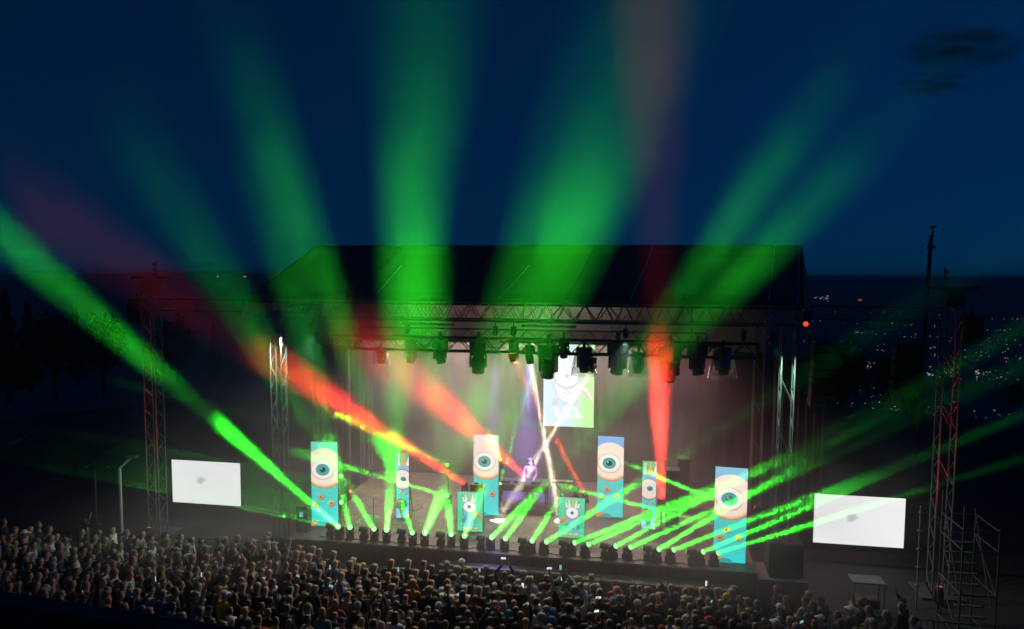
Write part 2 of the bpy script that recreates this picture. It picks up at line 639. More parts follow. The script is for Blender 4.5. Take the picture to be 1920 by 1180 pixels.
def build_trusses():
    t = thing('front_roof_truss', 'deep aluminium truss under the front eave of the stage roof', 'truss', W(0, 0, 9.18), -TH)
    truss(t, (-8.6, 0, 0), (8.85, 0, 0), 0.45, 0.62, 0.03, 0.62)
    t = thing('rear_roof_truss', 'aluminium roof truss running behind the front eave truss', 'truss', W(0, 4.2, 9.0), -TH)
    truss(t, (-8.4, 0, 0), (8.7, 0, 0), 0.45, 0.55, 0.028, 0.9)
    t = thing('lighting_truss', 'dark lighting truss hung low with moving lights below it', 'truss', W(0, 3, 7.86), -TH)
    truss(t, (-7.7, 0, 0), (8.05, 0, 0), 0.4, 0.5, 0.042, 0.95, M['black'])
    for x in (-6.5, -3.9, -0.2, 3.0, 5.8):
        bar('hanging_chain', (x, 0, 0.5), (x, 0, 1.85), 0.012, M['steel'], t)
    t = thing('rear_lighting_truss', 'dark lighting truss behind and above the low one', 'truss', W(0, 5.6, 8.1), -TH)
    truss(t, (-7.4, 0, 0), (6.5, 0, 0), 0.4, 0.4, 0.022, 0.8, M['black'])
    for x in (-5.5, -1.5, 2.5, 5.6):
        bar('hanging_chain', (x, 0, 0.4), (x, 0, 1.5), 0.012, M['steel'], t)
    for name, u, v, top, lab in (('truss_tower', -8.4, 0.2, 9.2, 'slender truss tower carrying the left end of the stage roof'),
                                 ('truss_tower', 8.62, 0.6, 9.2, 'truss tower carrying the right end of the stage roof'),
                                 ('truss_tower', -8.5, 8.6, 9.6, 'truss tower at the rear left corner of the stage'),
                                 ('truss_tower', 8.9, 8.6, 9.6, 'truss tower at the rear right corner of the stage')):
        t = thing(name, lab, 'tower', W(u, v, 0), -TH, 'truss towers of the stage')
        truss(t, (0, -0.2, 0), (0, -0.2, top), 0.4, 0.4, 0.028, 0.8, up=(0, 1, 0))
        block('base_plate', -0.5, 0.5, -0.5, 0.5, 0, 0.06, M['steel'], t)
    # the outer towers with speakers at the top
    for u, ztop, lab, side in ((-15.35, 10.45, 'tall outer truss tower left of the left video screen', -1),
                               (14.15, 10.3, 'tall outer truss tower right of the right video screen', 1)):
        t = thing('truss_tower', lab, 'tower', W(u, 3, 0), -TH, 'outer truss towers')
        truss(t, (0, -0.25, 0), (0, -0.25, ztop), 0.5, 0.5, 0.03, 0.9, up=(0, 1, 0))
        block('base_plate', -0.7, 0.7, -0.7, 0.7, 0, 0.08, M['steel'], t)
        block('top_beam', -0.75, 0.75, -0.2, 0.2, ztop, ztop + 0.12, M['steel'], t)
        block('head_block', -0.3, 0.3, -0.3, 0.3, ztop - 0.55, ztop - 0.02, M['steel'], t)
        bar('top_mast', (0.25 * -side, 0, ztop + 0.1), (0.28 * -side, 0, ztop + 0.75), 0.025, M['steel'], t)
        for k in range(3):
            block('hook', 0.2 * -side - 0.05, 0.2 * -side + 0.05, -0.05, 0.05, ztop + 0.14 + k * 0.2, ztop + 0.24 + k * 0.2, M['black'], t)
        s = thing('hung_speaker', 'black speaker hung near the top of the %s outer tower' % ('left' if side < 0 else 'right'), 'speaker',
                  W(u + side * 0.62, 3, ztop - 1.75), -TH, 'speakers at the outer towers')
        block('cabinet', -0.26, 0.26, -0.3, 0.3, 0, 0.95, M['speaker'], s)
        block('grille', -0.23, 0.23, -0.32, -0.303, 0.05, 0.9, M['cloth'], s)
        block('bracket', -0.03, 0.03, -0.05, 0.05, 0.95, 1.2, M['steel'], s)
    t = thing('bridge_truss', 'thin horizontal truss from the stage roof to the right outer tower', 'truss', W(8.9, 3, 9.25), -TH)
    truss(t, (0.3, 0, 0), (5.0, 0, 0), 0.4, 0.45, 0.022, 0.95, M['steel'])
    t = thing('bridge_truss', 'thin horizontal truss from the left outer tower to the stage roof', 'truss', W(-15.1, 3, 9.2), -TH)
    truss(t, (0.0, 0, 0), (6.2, 0, 0), 0.4, 0.45, 0.022, 0.95, M['steel'])
    # line arrays
    for u, n, lab in ((10.2, 8, 'curved black line array hanging beside the right end of the stage'),
                      (12.75, 6, 'shorter black line array hanging near the right outer tower')):
        s = thing('line_array', lab, 'speaker', W(u, 2.7, 9.1), -TH, 'hanging line arrays')
        bar('hanging_chain', (0, 0.1, 0), (0, 0.1, -0.55), 0.015, M['steel'], s)
        block('flying_frame', -0.4, 0.4, -0.3, 0.3, -0.62, -0.55, M['steel'], s)
        yy, zz, a = 0.0, -0.64, 0.0
        for k in range(n):
            o = block('cabinet', -0.42, 0.42, -0.28, 0.28, -0.13, 0.13, M['speaker'], s)
            o.location = (0, yy, zz - 0.14)
            o.rotation_euler = (a, 0, 0)
            g = block('grille', -0.38, 0.38, -0.012, 0.0, -0.11, 0.11, M['cloth'], o)
            g.location = (0, -0.287, 0)
            a += R(2.4)
            zz -= 0.28 * math.cos(a)
            yy += 0.28 * math.sin(a)


build_trusses()


def build_drapes():
    def drape(name, lab, u0, v0, u1, v1, z0, z1, m, amp=0.08, pitch=0.3):
        o = thing(name, lab, 'curtain', W(u0, v0, 0), -TH)
        L = math.hypot(u1 - u0, v1 - v0)
        n = int(L / pitch * 6)
        dx, dy = (u1 - u0) / L, (v1 - v0) / L
        vs, fs = [], []
        for i in range(n + 1):
            s = L * i / n
            w = amp * math.sin(s / pitch * 2 * PI + 0.8 * math.sin(s * 1.3))
            for z in (z0, z0 + (z1 - z0) * 0.5, z1):
                vs.append((dx * s - dy * w, dy * s + dx * w, z))
        for i in range(n):
            for k in range(2):
                fs.append((i * 3 + k, i * 3 + k + 1, (i + 1) * 3 + k + 1, (i + 1) * 3 + k))
        b = MB()
        b.add(vs, fs)
        b.build('cloth', m, o, smooth=True)
        bar('top_rail', (0, 0, z1 + 0.02), (dx * L, dy * L, z1 + 0.02), 0.03, M['steel'], o)
        return o
    drape('backdrop_curtain', 'wide grey black cloth hanging across the back of the stage', -8.9, 9.05, 9.2, 9.05, FLOOR + 0.02, 9.3, M['backcloth'], 0.02, 0.6)
    drape('wing_curtain', 'black drape hanging right of the stage behind the wing deck', 9.05, 6.5, 11.1, 6.5, 0.02, 7.5, M['cloth'])
    drape('wing_curtain', 'dark drape hanging at the left wing of the stage', -10.6, 7.4, -8.7, 7.4, 0.02, 7.5, M['cloth'])
    o = thing('haze_stand_in', 'added pale panels standing in for lit haze above the back curtain', 'curtain', W(-8.9, 8.9, 0), -TH)  # added pale sheet, its colour stands in for the lit haze under the roof
    for k in range(6):
        block('pale_stand_in_panel', k * 3.0 + 0.01, k * 3.0 + 2.99, -0.01, 0.01, 7.5, 9.75, M['lining'], o)
    # upright pipes at the left wing
    for x, y0, y1, lab in ((538, 596, 808, 'tall straight pipe just right of the left stage tower'),
                           (655, 640, 800, 'thin pipe before the back curtain at the left')):
        v = 1.0 if x < 600 else 6.0
        p = at_v(x, y0, v)
        q = at_v(x, y1, v)
        o = thing('upright_pipe', lab, 'pipe', (q.x, q.y, 0), 0)
        bar('pipe', (0, 0, FLOOR if x > 600 else 0), (0, 0, p.z), 0.035, M['alu'], o)
        bar('top_clamp', (-0.08, 0, p.z), (0.08, 0, p.z), 0.05, M['steel'], o)


build_drapes()


# ------------------------------------------------------------------ screens and what they show
def rgb(r, g, b):
    def f(c):
        c /= 255.0
        return c / 12.92 if c <= 0.04045 else ((c + 0.055) / 1.055) ** 2.4
    return (f(r), f(g), f(b))


_ink = {}


def ink(c, k=1.0):
    key = (c, k)
    if key not in _ink:
        _ink[key] = glow('led_colour', rgb(*c), k)
    return _ink[key]


class Art:
    """flat picture on an LED panel: coloured shapes clipped to the panel, one millimetre steps apart"""

    def __init__(self, x0, x1, z0, z1, flip=False):
        self.r = (x0, x1, z0, z1)
        self.mb, self.mats, self.layer, self.flip = MB(), [], 0, flip

    def poly(self, pts, c):
        x0, x1, z0, z1 = self.r
        if self.flip:
            pts = [(x0 + x1 - x, z) for x, z in reversed(pts)]
        for ax, lim, sg in ((0, x0, 1), (0, x1, -1), (1, z0, 1), (1, z1, -1)):
            out = []
            for i in range(len(pts)):
                a, b = pts[i - 1], pts[i]
                ia, ib = sg * (a[ax] - lim) >= 0, sg * (b[ax] - lim) >= 0
                if ia != ib:
                    t = (lim - a[ax]) / (b[ax] - a[ax])
                    out.append((a[0] + t * (b[0] - a[0]), a[1] + t * (b[1] - a[1])))
                if ib:
                    out.append(b)
            pts = out
            if len(pts) < 3:
                return
        m = ink(c, self.k)
        if m not in self.mats:
            self.mats.append(m)
        self.layer += 1
        y = -0.0006 * self.layer
        area = sum(pts[i - 1][0] * pts[i][1] - pts[i][0] * pts[i - 1][1] for i in range(len(pts)))
        if area < 0:
            pts = pts[::-1]
        self.mb.add([(x, y, z) for x, z in pts], [tuple(range(len(pts)))], self.mats.index(m))

    k = 1.0

    def ell(self, cx, cz, rx, rz, c, n=26, rot=0.0):
        self.poly([(cx + rx * math.cos(t) * math.cos(rot) - rz * math.sin(t) * math.sin(rot),
                    cz + rx * math.cos(t) * math.sin(rot) + rz * math.sin(t) * math.cos(rot)) for t in (2 * PI * i / n for i in range(n))], c)

    def rect(self, x0, x1, z0, z1, c):
        self.poly([(x0, z0), (x1, z0), (x1, z1), (x0, z1)], c)

    def button(self, cx, cz, r):
        self.ell(cx + r * 0.12, cz - r * 0.16, r * 1.05, r * 0.95, (40, 150, 150), 16)
        self.ell(cx, cz, r, r * 0.88, (205, 120, 60), 16)
        self.ell(cx - r * 0.06, cz + r * 0.08, r * 0.86, r * 0.72, (240, 165, 100), 16)
        self.ell(cx - r * 0.02, cz, r * 0.42, r * 0.36, (120, 60, 40), 12)


def eye(a, cx, cz, s, white=(255, 246, 238)):
    a.ell(cx, cz, 0.425 * s, 0.375 * s, (90, 80, 70), 40)
    a.ell(cx, cz, 0.415 * s, 0.365 * s, (250, 215, 185), 40)
    a.ell(cx, cz + 0.018 * s, 0.405 * s, 0.342 * s, white, 40)
    a.ell(cx, cz, 0.25 * s, 0.215 * s, (25, 105, 105), 30)
    a.ell(cx, cz, 0.235 * s, 0.20 * s, (45, 165, 160), 30)
    for k in range(14):
        t = 2 * PI * k / 14
        a.poly([(cx + 0.13 * s * math.cos(t - 0.08), cz + 0.11 * s * math.sin(t - 0.08)), (cx + 0.215 * s * math.cos(t), cz + 0.18 * s * math.sin(t)),
                (cx + 0.13 * s * math.cos(t + 0.08), cz + 0.11 * s * math.sin(t + 0.08))], (95, 205, 195))
    a.ell(cx, cz, 0.12 * s, 0.10 * s, (10, 60, 50), 20)
    a.ell(cx - 0.05 * s, cz + 0.05 * s, 0.03 * s, 0.025 * s, (220, 240, 235), 10)


def eye_column_art(sky_top, pupil_tone, rnd):
    a = Art(-0.5, 0.5, 0, 3.1)
    a.rect(-0.5, 0.5, 0, 3.1, (70, 212, 205))
    a.rect(-0.5, 0.5, 2.2, 3.1, sky_top)
    for k in range(6):
        a.rect(-0.5, 0.5, 0, 0.9 - k * 0.15, (70 - k * 3, 214 + k * 4, 208 + k * 4))
    # shadow of the eyeball, the eyeball with its orange lower rim
    a.ell(0.02, 2.06, 0.74, 0.66, (30, 125, 130), 60)
    for k in range(22):                                   # dark scallops over the lid
        t = R(35 + 110 * k / 21)
        a.ell(0.0 + 0.73 * math.cos(t), 2.10 + 0.745 * math.sin(t), 0.026, 0.026, (20, 90, 100), 8)
    a.ell(0.0, 2.10, 0.715, 0.725, (214, 120, 66), 60)
    for k, c in enumerate(((236, 160, 100), (247, 190, 140), (252, 210, 172), (254, 224, 198), (255, 234, 216))):
        a.ell(0.0 - 0.004 * k, 2.115 + 0.02 * k, 0.712 - 0.004 * k, 0.712 - 0.008 * k, c, 60)
    for k in range(120):                                  # speckles along the lower rim
        t = R(rnd.uniform(205, 335))
        q = rnd.uniform(0.80, 0.97)
        a.ell(0.715 * q * math.cos(t), 2.10 + 0.725 * q * math.sin(t), 0.007, 0.007, (222, 140, 84), 5)
    eye(a, -0.045, 2.09, 1.0)
    for cx, cz in ((-0.11, 1.08), (-0.31, 0.80), (0.27, 0.85)):
        a.button(cx, cz, 0.115)
    a.ell(-0.33, 0.0, 0.22, 0.2, (235, 150, 80), 20)
    a.ell(-0.12, -0.08, 0.26, 0.24, (40, 170, 160), 24)
    return a


def narrow_column_art():
    a = Art(-0.25, 0.25, 0, 2.5)
    a.rect(-0.25, 0.25, 0, 2.5, (75, 214, 208))
    a.rect(-0.25, 0.25, 1.98, 2.5, (90, 205, 150))
    a.rect(-0.25, 0.25, 1.78, 2.02, (140, 190, 232))
    a.poly([(-0.2, 2.02), (-0.1, 2.02), (-0.15, 2.4)], (252, 250, 245))
    a.poly([(-0.06, 2.02), (0.14, 2.02), (0.07, 2.52), (0.0, 2.52)], (238, 178, 100))
    a.poly([(0.12, 2.02), (0.3, 2.02), (0.24, 2.4)], (252, 250, 245))
    a.ell(-0.15, 2.39, 0.055, 0.055, (255, 244, 224), 14)
    a.ell(-0.15, 2.39, 0.022, 0.022, (120, 60, 30), 10)
    a.ell(0.0, 1.48, 0.36, 0.40, (40, 110, 130), 40)
    a.ell(0.0, 1.475, 0.352, 0.375, (226, 150, 96), 40)
    a.ell(0.0, 1.49, 0.35, 0.36, (254, 236, 220), 40)
    eye(a, 0.03, 1.50, 0.46)
    for cx, cz in ((0.0, 1.05), (-0.08, 0.93), (0.15, 0.95)):
        a.button(cx, cz, 0.045)
    a.ell(-0.06, 0.5, 0.22, 0.27, (10, 110, 40), 26)
    a.ell(-0.12, 0.46, 0.2, 0.24, (235, 150, 80), 22)
    a.ell(-0.07, 0.40, 0.18, 0.24, (20, 130, 50), 22)
    a.ell(0.02, 0.42, 0.05, 0.2, (60, 200, 70), 16, 0.3)
    a.ell(-0.2, 0.12, 0.12, 0.26, (150, 205, 245), 20)
    a.ell(0.2, 0.22, 0.13, 0.24, (150, 205, 245), 20)
    a.rect(-0.05, 0.04, 0.0, 0.14, (180, 120, 60))
    a.ell(0.24, 0.1, 0.06, 0.12, (240, 190, 110), 14)
    a.ell(-0.02, 0.36, 0.03, 0.03, (240, 240, 200), 8)
    return a


def creature(a, s, ox, oz, body, pale=False):
    """the one-eyed crowned bird creature; s scales it, (ox, oz) is where it stands"""
    def E(x, z, rx, rz, c, n=22, rot=0.0):
        a.ell(ox + x * s, oz + z * s, rx * s, rz * s, c, n, rot)

    def P(pts, c):
        a.poly([(ox + x * s, oz + z * s) for x, z in pts], c)
    dark = tuple(int(c * (0.9 if pale else 0.72)) for c in body)
    beak = (240, 226, 216) if pale else (240, 150, 70)
    if not pale:
        E(0.06, 0.02, 0.34, 0.055, (205, 130, 80))
        E(0.04, 0.035, 0.28, 0.035, (120, 175, 110))
    for x in (-0.20, 0.0, 0.20):                       # legs, bent at the knee
        P([(x - 0.07, 0.42), (x + 0.05, 0.42), (x - 0.03 + 0.06, 0.22), (x - 0.09, 0.22)], dark)
        P([(x - 0.09, 0.25), (x + 0.03, 0.25), (x + 0.09, 0.06), (x + 0.0, 0.06)], body)
        E(x + 0.06, 0.05, 0.085, 0.03, (225, 225, 225) if not pale else (240, 225, 215), 12)
    E(-0.0, 0.72, 0.27, 0.40, dark)
    E(0.015, 0.73, 0.25, 0.385, body)
    P([(-0.20, 0.62), (-0.20, 1.05), (0.24, 1.05), (0.24, 0.62)], body)
    for x, h, r in ((-0.26, 0.20, 0.024), (-0.15, 0.27, 0.026), (0.0, 0.40, 0.036), (0.14, 0.28, 0.026), (0.26, 0.20, 0.024)):
        P([(x * 0.72 - 0.045, 1.06), (x * 0.72 + 0.045, 1.06), (x + 0.014, 1.06 + h), (x - 0.014, 1.06 + h)],
          (252, 248, 240) if x else (240, 180, 105) if not pale else (252, 252, 252))
        E(x, 1.08 + h, r * 1.25, r * 1.25, (245, 225, 180) if x != -0.26 else (40, 90, 110), 10)
        E(x, 1.08 + h, r * 0.5, r * 0.5, (130, 60, 40), 8)
    E(0.01, 0.86, 0.25, 0.235, (60, 90, 110), 28)
    E(0.01, 0.865, 0.24, 0.225, (240, 190, 150) if not pale else (250, 240, 240), 28)
    E(0.01, 0.875, 0.225, 0.205, (254, 252, 250), 28)
    E(0.01, 0.87, 0.065, 0.065, (60, 130, 140) if not pale else (205, 210, 215), 16)
    E(0.01, 0.87, 0.022, 0.022, (10, 40, 60) if not pale else (170, 175, 180), 10)
    P([(0.20, 0.70), (0.42, 0.62), (0.56, 0.34), (0.36, 0.50), (0.18, 0.55)], beak)
    P([(0.20, 0.66), (0.40, 0.56), (0.56, 0.34), (0.34, 0.50)], tuple(int(c * 0.85) for c in beak))
    for x, z in ((0.0, 0.60), (0.06, 0.55), (-0.04, 0.53)):
        E(x, z, 0.014, 0.014, (210, 140, 80), 7)


def creature_box_art(flip):
    a = Art(-0.46, 0.46, 0, 1.42, flip)
    a.rect(-0.46, 0.46, 0, 1.42, (60, 218, 155))
    for k in range(7):
        a.rect(-0.46, 0.46, 0.45 + k * 0.14, 1.42, (60 + k * 7, 219 + k, 157 + k * 3))
    creature(a, 0.94, -0.03, 0.07, (110, 190, 225))
    return a


def rear_screen_art():
    a = Art(-1.1, 1.1, 0, 3.6)
    a.rect(-1.1, 1.1, 0, 3.6, (190, 216, 222))
    for k in range(8):
        a.rect(0.05 + k * 0.09, 1.1, 0, 3.6, (190 - k * 3, 220 + k, 218 - k * 10))
    creature(a, 2.15, -0.1, 0.35, (214, 222, 236), True)
    return a


def video_wall_art(w, h, spot):
    a = Art(-w / 2, w / 2, 0, h)
    a.rect(-w / 2, w / 2, 0, h, (243, 243, 243))
    rnd = random.Random(3)
    for k in range(12):                                   # soft blot, darker inwards
        q = 1 - k / 13
        g = (238, 231, 224, 217)[k] if k < 4 else 212 - int(2.6 * (k - 3))
        a.poly([(-w * 0.08 + 0.24 * q * (1 + 0.16 * math.sin(3 * t_ + 1) + 0.07 * rnd.uniform(-1, 1)) * math.cos(t_),
                 h * 0.55 + 0.19 * q * (1 + 0.14 * math.sin(2 * t_) + 0.07 * rnd.uniform(-1, 1)) * math.sin(t_)) for t_ in (2 * PI * i / 24 for i in range(24))], (g, g, g))
    a.ell(-w * 0.08, h * 0.40, 0.045, 0.10, (238, 238, 236), 12)
    return a


def led_panel(name, label, cat, u, v, z, rot, w, h, art, depth=0.10, tile=0.5, group=None, feet=True):
    t = thing(name, label, cat, W(u, v, z), -TH + rot, group)
    nx, nz = max(1, round(w / tile)), max(1, round(h / tile))
    for i in range(nx):
        for j in range(nz):
            block('cabinet_tile', -w / 2 + w * i / nx + 0.002, -w / 2 + w * (i + 1) / nx - 0.002, 0.004, depth,
                  h * j / nz + 0.002, h * (j + 1) / nz - 0.002, M['black'], t)
    art.mb.build('screen_picture', art.mats, t)
    b = MB()
    b.box(-w / 2 - 0.012, -w / 2 - 0.002, -0.03, depth + 0.03, 0, h)
    b.box(w / 2 + 0.002, w / 2 + 0.012, -0.03, depth + 0.03, 0, h)
    b.build('side_frame', M['black'], t)
    if feet:
        for s in (-1, 1):
            bar('rear_strut', (s * w * 0.35, depth + 0.7, 0.02), (s * w * 0.35, depth + 0.02, h * 0.75), 0.025, M['steel'], t)
            block('foot', s * w * 0.35 - 0.06, s * w * 0.35 + 0.06, depth + 0.02, depth + 0.85, 0.0, 0.03, M['steel'], t)
    return t


rn = random.Random(2)
Art.k = 1.05
led_panel('led_column', 'leftmost tall LED column showing a big teal eye', 'led screen', -7.22, 1.25, FLOOR, R(8), 0.98, 3.1,
          eye_column_art((120, 225, 205), 0, rn), group='big eye LED columns')
led_panel('led_column', 'tall LED eye column behind the left creature panel', 'led screen', -1.68, 3.5, FLOOR + 0.03, R(0), 0.95, 3.1,
          eye_column_art((205, 225, 235), 0, rn), group='big eye LED columns')
led_panel('led_column', 'tall LED eye column right of the DJ, with pale blue top', 'led screen', 3.0, 4.2, FLOOR + 0.03, R(-2), 0.98, 3.1,
          eye_column_art((140, 185, 235), 0, rn), group='big eye LED columns')
led_panel('led_column', 'rightmost and largest tall LED column showing a teal eye', 'led screen', 7.02, 0.5, FLOOR, R(-4), 1.0, 3.1,
          eye_column_art((140, 200, 225), 0, rn), group='big eye LED columns')
led_panel('narrow_led_column', 'narrow LED column with crowned eye, left half of stage', 'led screen', -4.7, 2.6, FLOOR, R(4), 0.5, 2.5,
          narrow_column_art(), group='narrow LED columns')
led_panel('narrow_led_column', 'narrow LED column with crowned eye, beside the vertical red beam', 'led screen', 4.45, 3.2, FLOOR, R(-4), 0.5, 2.5,
          narrow_column_art(), group='narrow LED columns')
led_panel('creature_led_panel', 'low green LED panel of a one-eyed creature with beak pointing right', 'led screen', -1.83, 1.55, FLOOR + 0.05, R(2), 0.92, 1.42,
          creature_box_art(False), group='green creature panels')
led_panel('creature_led_panel', 'low green LED panel of a one-eyed creature with beak pointing left', 'led screen', 1.80, 1.6, FLOOR + 0.05, R(-2), 0.92, 1.42,
          creature_box_art(True), group='green creature panels')
Art.k = 1.5
led_panel('rear_led_screen', 'tall pale LED screen with white creature hanging over the DJ', 'led screen', 0.95, 8.2, 4.12, 0, 2.2, 3.6,
          rear_screen_art(), feet=False)
Art.k = 1.08
led_panel('video_wall', 'white glowing video wall on the left with a faint grey smudge', 'video screen', -14.55, 5.2, 0.62, 0, 3.29, 1.9,
          video_wall_art(3.29, 1.9, 0), depth=0.12, tile=0.65, group='side video walls')
led_panel('video_wall', 'white glowing video wall on the right with a faint grey smudge', 'video screen', 12.15, 5.2, 0.72, 0, 3.17, 1.87,
          video_wall_art(3.17, 1.87, 0), depth=0.12, tile=0.65, group='side video walls')

# ------------------------------------------------------------------ moving lights and their beams
LIGHT_COL = dict(green=(0.03, 1.0, 0.02), red=(1.0, 0.035, 0.02), orange=(1.0, 0.22, 0.02), white=(1.0, 0.86, 0.66), purple=(0.33, 0.2, 1.0),
                 lime=(0.35, 1.0, 0.02), warm=(1.0, 0.75, 0.6), pink=(1.0, 0.4, 0.45), mint=(0.55, 1.0, 0.75))
LENS = {k: glow('lit_lens_' + k, tuple(min(1, 0.25 + 0.9 * x) if k == 'green' else min(1, 0.03 + x) for x in c), 2.2 if k == 'green' else 1.1, False) for k, c in LIGHT_COL.items()}
LENS['dim'] = glow('lit_lens_seen_from_the_side', (0.15, 1.0, 0.05), 0.9, False)
LENS['off'] = mat('dark_glass_lens', (0.02, 0.025, 0.03), 0.1, 0.2, bump=0)
FX = {}


def fixture_meshes():
    b = MB()
    b.box(-0.13, 0.13, -0.12, 0.12, 0, 0.19)
    b.box(-0.11, 0.11, -0.10, 0.10, 0.19, 0.21)
    FX['base'] = b.mesh('base', M['black'])
    b = MB()
    for s in (-1, 1):
        b.box(s * 0.128 - 0.014, s * 0.128 + 0.014, -0.06, 0.06, 0.20, 0.42)
    b.box(-0.14, 0.14, -0.06, 0.06, 0.19, 0.225)
    FX['yoke'] = b.mesh('yoke', M['black'])
    b = MB()   # head: body along +Z, lens end at z = 0.16
    b.lathe([(0.05, -0.14), (0.095, -0.125), (0.112, -0.06), (0.112, 0.04), (0.1, 0.09), (0.105, 0.14), (0.092, 0.16)], 14)
    FX['head'] = b.mesh('head', M['black'], True)
    b = MB()
    b.lathe([(0.085, 0.0), (0.07, 0.012), (0.03, 0.02)], 14)
    FX['lens'] = b.mesh('lens', M['black'], True)
    b = MB()
    b.lathe([(0.15, 0.0), (0.19, -0.10), (0.235, -0.30), (0.30, -0.60), (0.29, -0.60), (0.225, -0.30), (0.18, -0.10), (0.14, -0.01)], 20, cap0=False, cap1=False)
    m = bpy.data.materials.new('clear_plastic_dome')
    m.use_nodes = True
    n = m.node_tree
    n.nodes.clear()
    o = n.nodes.new('ShaderNodeOutputMaterial')
    mx = n.nodes.new('ShaderNodeMixShader')
    tr = n.nodes.new('ShaderNodeBsdfTransparent')
    gl = n.nodes.new('ShaderNodeBsdfGlossy')
    gl.inputs['Roughness'].default_value = 0.15
    fr = n.nodes.new('ShaderNodeLayerWeight')
    fr.inputs['Blend'].default_value = 0.25
    ad = n.nodes.new('ShaderNodeMath')
    ad.operation = 'MULTIPLY_ADD'
    ad.inputs[1].default_value = 0.6
    ad.inputs[2].default_value = 0.10
    n.links.new(fr.outputs['Facing'], ad.inputs[0])
    n.links.new(ad.outputs[0], mx.inputs[0])
    n.links.new(tr.outputs[0], mx.inputs[1])
    n.links.new(gl.outputs[0], mx.inputs[2])
    n.links.new(mx.outputs[0], o.inputs[0])
    FX['dome'] = b.mesh('rain_dome', m, True)


fixture_meshes()


def beam(parent_lens_pos, direction, colour, power, size, spread, parent=None):
    l = bpy.data.lights.new('lamp', 'AREA')
    l.shape = 'DISK'
    l.size = size
    l.spread = R(spread)
    l.energy = power
    l.color = LIGHT_COL[colour]
    o = bpy.data.objects.new('lamp', l)
    col.objects.link(o)
    d = Vector(direction).normalized()
    o.location = Vector(parent_lens_pos) + d * 0.03
    o.rotation_euler = (-d).to_track_quat('Z', 'Y').to_euler()
    return o


def moving_light(label, head_pos, direction, lens, group, hang=False, scale=1.0, dome=False, base_z=None, name='moving_light'):
    """stands on its base (or hangs from it); head_pos is the pivot of the head"""
    d = Vector(direction).normalized()
    hp = Vector(head_pos)
    s = scale
    t = thing(name, label, 'stage light', hp - Vector((0, 0, 0.36 * s * (-1 if hang else 1))), math.atan2(-d.x, d.y), group)
    t.scale = (s, s, s)
    rx = PI if hang else 0
    link_mesh('base', FX['base'], t, rot=(rx, 0, 0))
    link_mesh('yoke', FX['yoke'], t, rot=(rx, 0, 0))
    h = link_mesh('head', FX['head'], t, (0, 0, 0.36 * (-1 if hang else 1)))
    ld = Vector((0, math.hypot(d.x, d.y), d.z))
    h.rotation_euler = ld.to_track_quat('Z', 'Y').to_euler()
    le = link_mesh('lens', FX['lens'], h, (0, 0, 0.16))
    le.material_slots[0].link = 'OBJECT'
    le.material_slots[0].material = LENS[lens]
    if dome:
        link_mesh('rain_dome', FX['dome'], t, (0, 0, 0.02))
    if hang:
        bar('clamp', (0, 0, 0), (0, 0, 0.16), 0.035, M['steel'], t)
    return hp + d * 0.18 * s


# the row on the front edge: (lens x, lens y, (x, y, distance) the beam passes, power)
G = 'moving lights along the front edge of the stage'
names_at = ['below the leftmost eye column', 'left of the narrow left column', 'left of the left creature panel', 'below the left creature panel',
            'between the two creature panels', 'below the right creature panel', 'below the DJ-side eye column', 'below the narrow right column',
            'left of the rightmost eye column', 'below the rightmost eye column']
FRONT = [
    (611, 985, None), (634, 988, (200, 611, 14, 52, 3.4)), (656, 989, (556, 560, 12, 10, 3.6)), (673, 991, None), (701, 992, (440, 565, 12, 11, 4.0)),
    (725, 994, (776, 400, 11, 52, 5.4)), (744, 995, None), (773, 999, (640, 620, 14, 16, 4.0)), (797, 1000, (985, 550, 12, 66, 6.6)),
    (817, 1001, None), (846, 1002, (800, 560, 12, 26, 4.4)), (871, 1005, (1060, 500, 12, 46, 6.2)), (892, 1007, None), (922, 1008, (1110, 812, 17, 22, 3.6)),
    (948, 1010, (1150, 730, 16, 13, 3.6)), (970, 1012, None), (998, 1014, (1290, 560, 14, 7, 6.0)), (1025, 1016, (1290, 845, 19, 24, 3.8)),
    (1046, 1016, None), (1078, 1018, (1440, 873, 19.5, 30, 3.6)), (1104, 1021, (1500, 855, 19.0, 30, 3.6)), (1123, 1022, None),
    (1155, 1024, (1500, 838, 18.5, 34, 3.8)), (1183, 1026, (1600, 838, 18, 34, 3.4)), (1204, 1027, None), (1236, 1030, (1600, 808, 17, 40, 3.8)),
    (1264, 1031, (1700, 863, 17.5, 34, 3.0)), (1286, 1033, None), (1319, 1035, (1700, 872, 18, 34, 3.0)), (1347, 1037, (1830, 887, 18, 42, 2.6))]
for i, (x, y, tg) in enumerate(FRONT):
    lp = at_z(x, y, FLOOR + 0.46)
    nth = ('first', 'second', 'third')[i % 3]
    place = '%s of three %s' % (nth, names_at[i // 3])
    if tg is None:
        d = (-UX * math.cos(R(8)) + Vector((0, 0, math.sin(R(8)))) - VX * 0.03).normalized()
        out = moving_light('moving light turned sideways, ' + place, lp - d * 0.18, d, 'dim', G)
        beam(out, d, 'green', 9, 0.08, 0.9)
    else:
        T = at_y(tg[0], tg[1], tg[2])
        d = (T - lp).normalized()
        out = moving_light('moving light with green beam, ' + place, lp - d * 0.18, d, 'green', G)
        beam(out, d, 'green', tg[3] * (1.8 if x < 1060 else 1.15), 0.13, tg[4] * (0.78 if x < 1060 else 0.55))

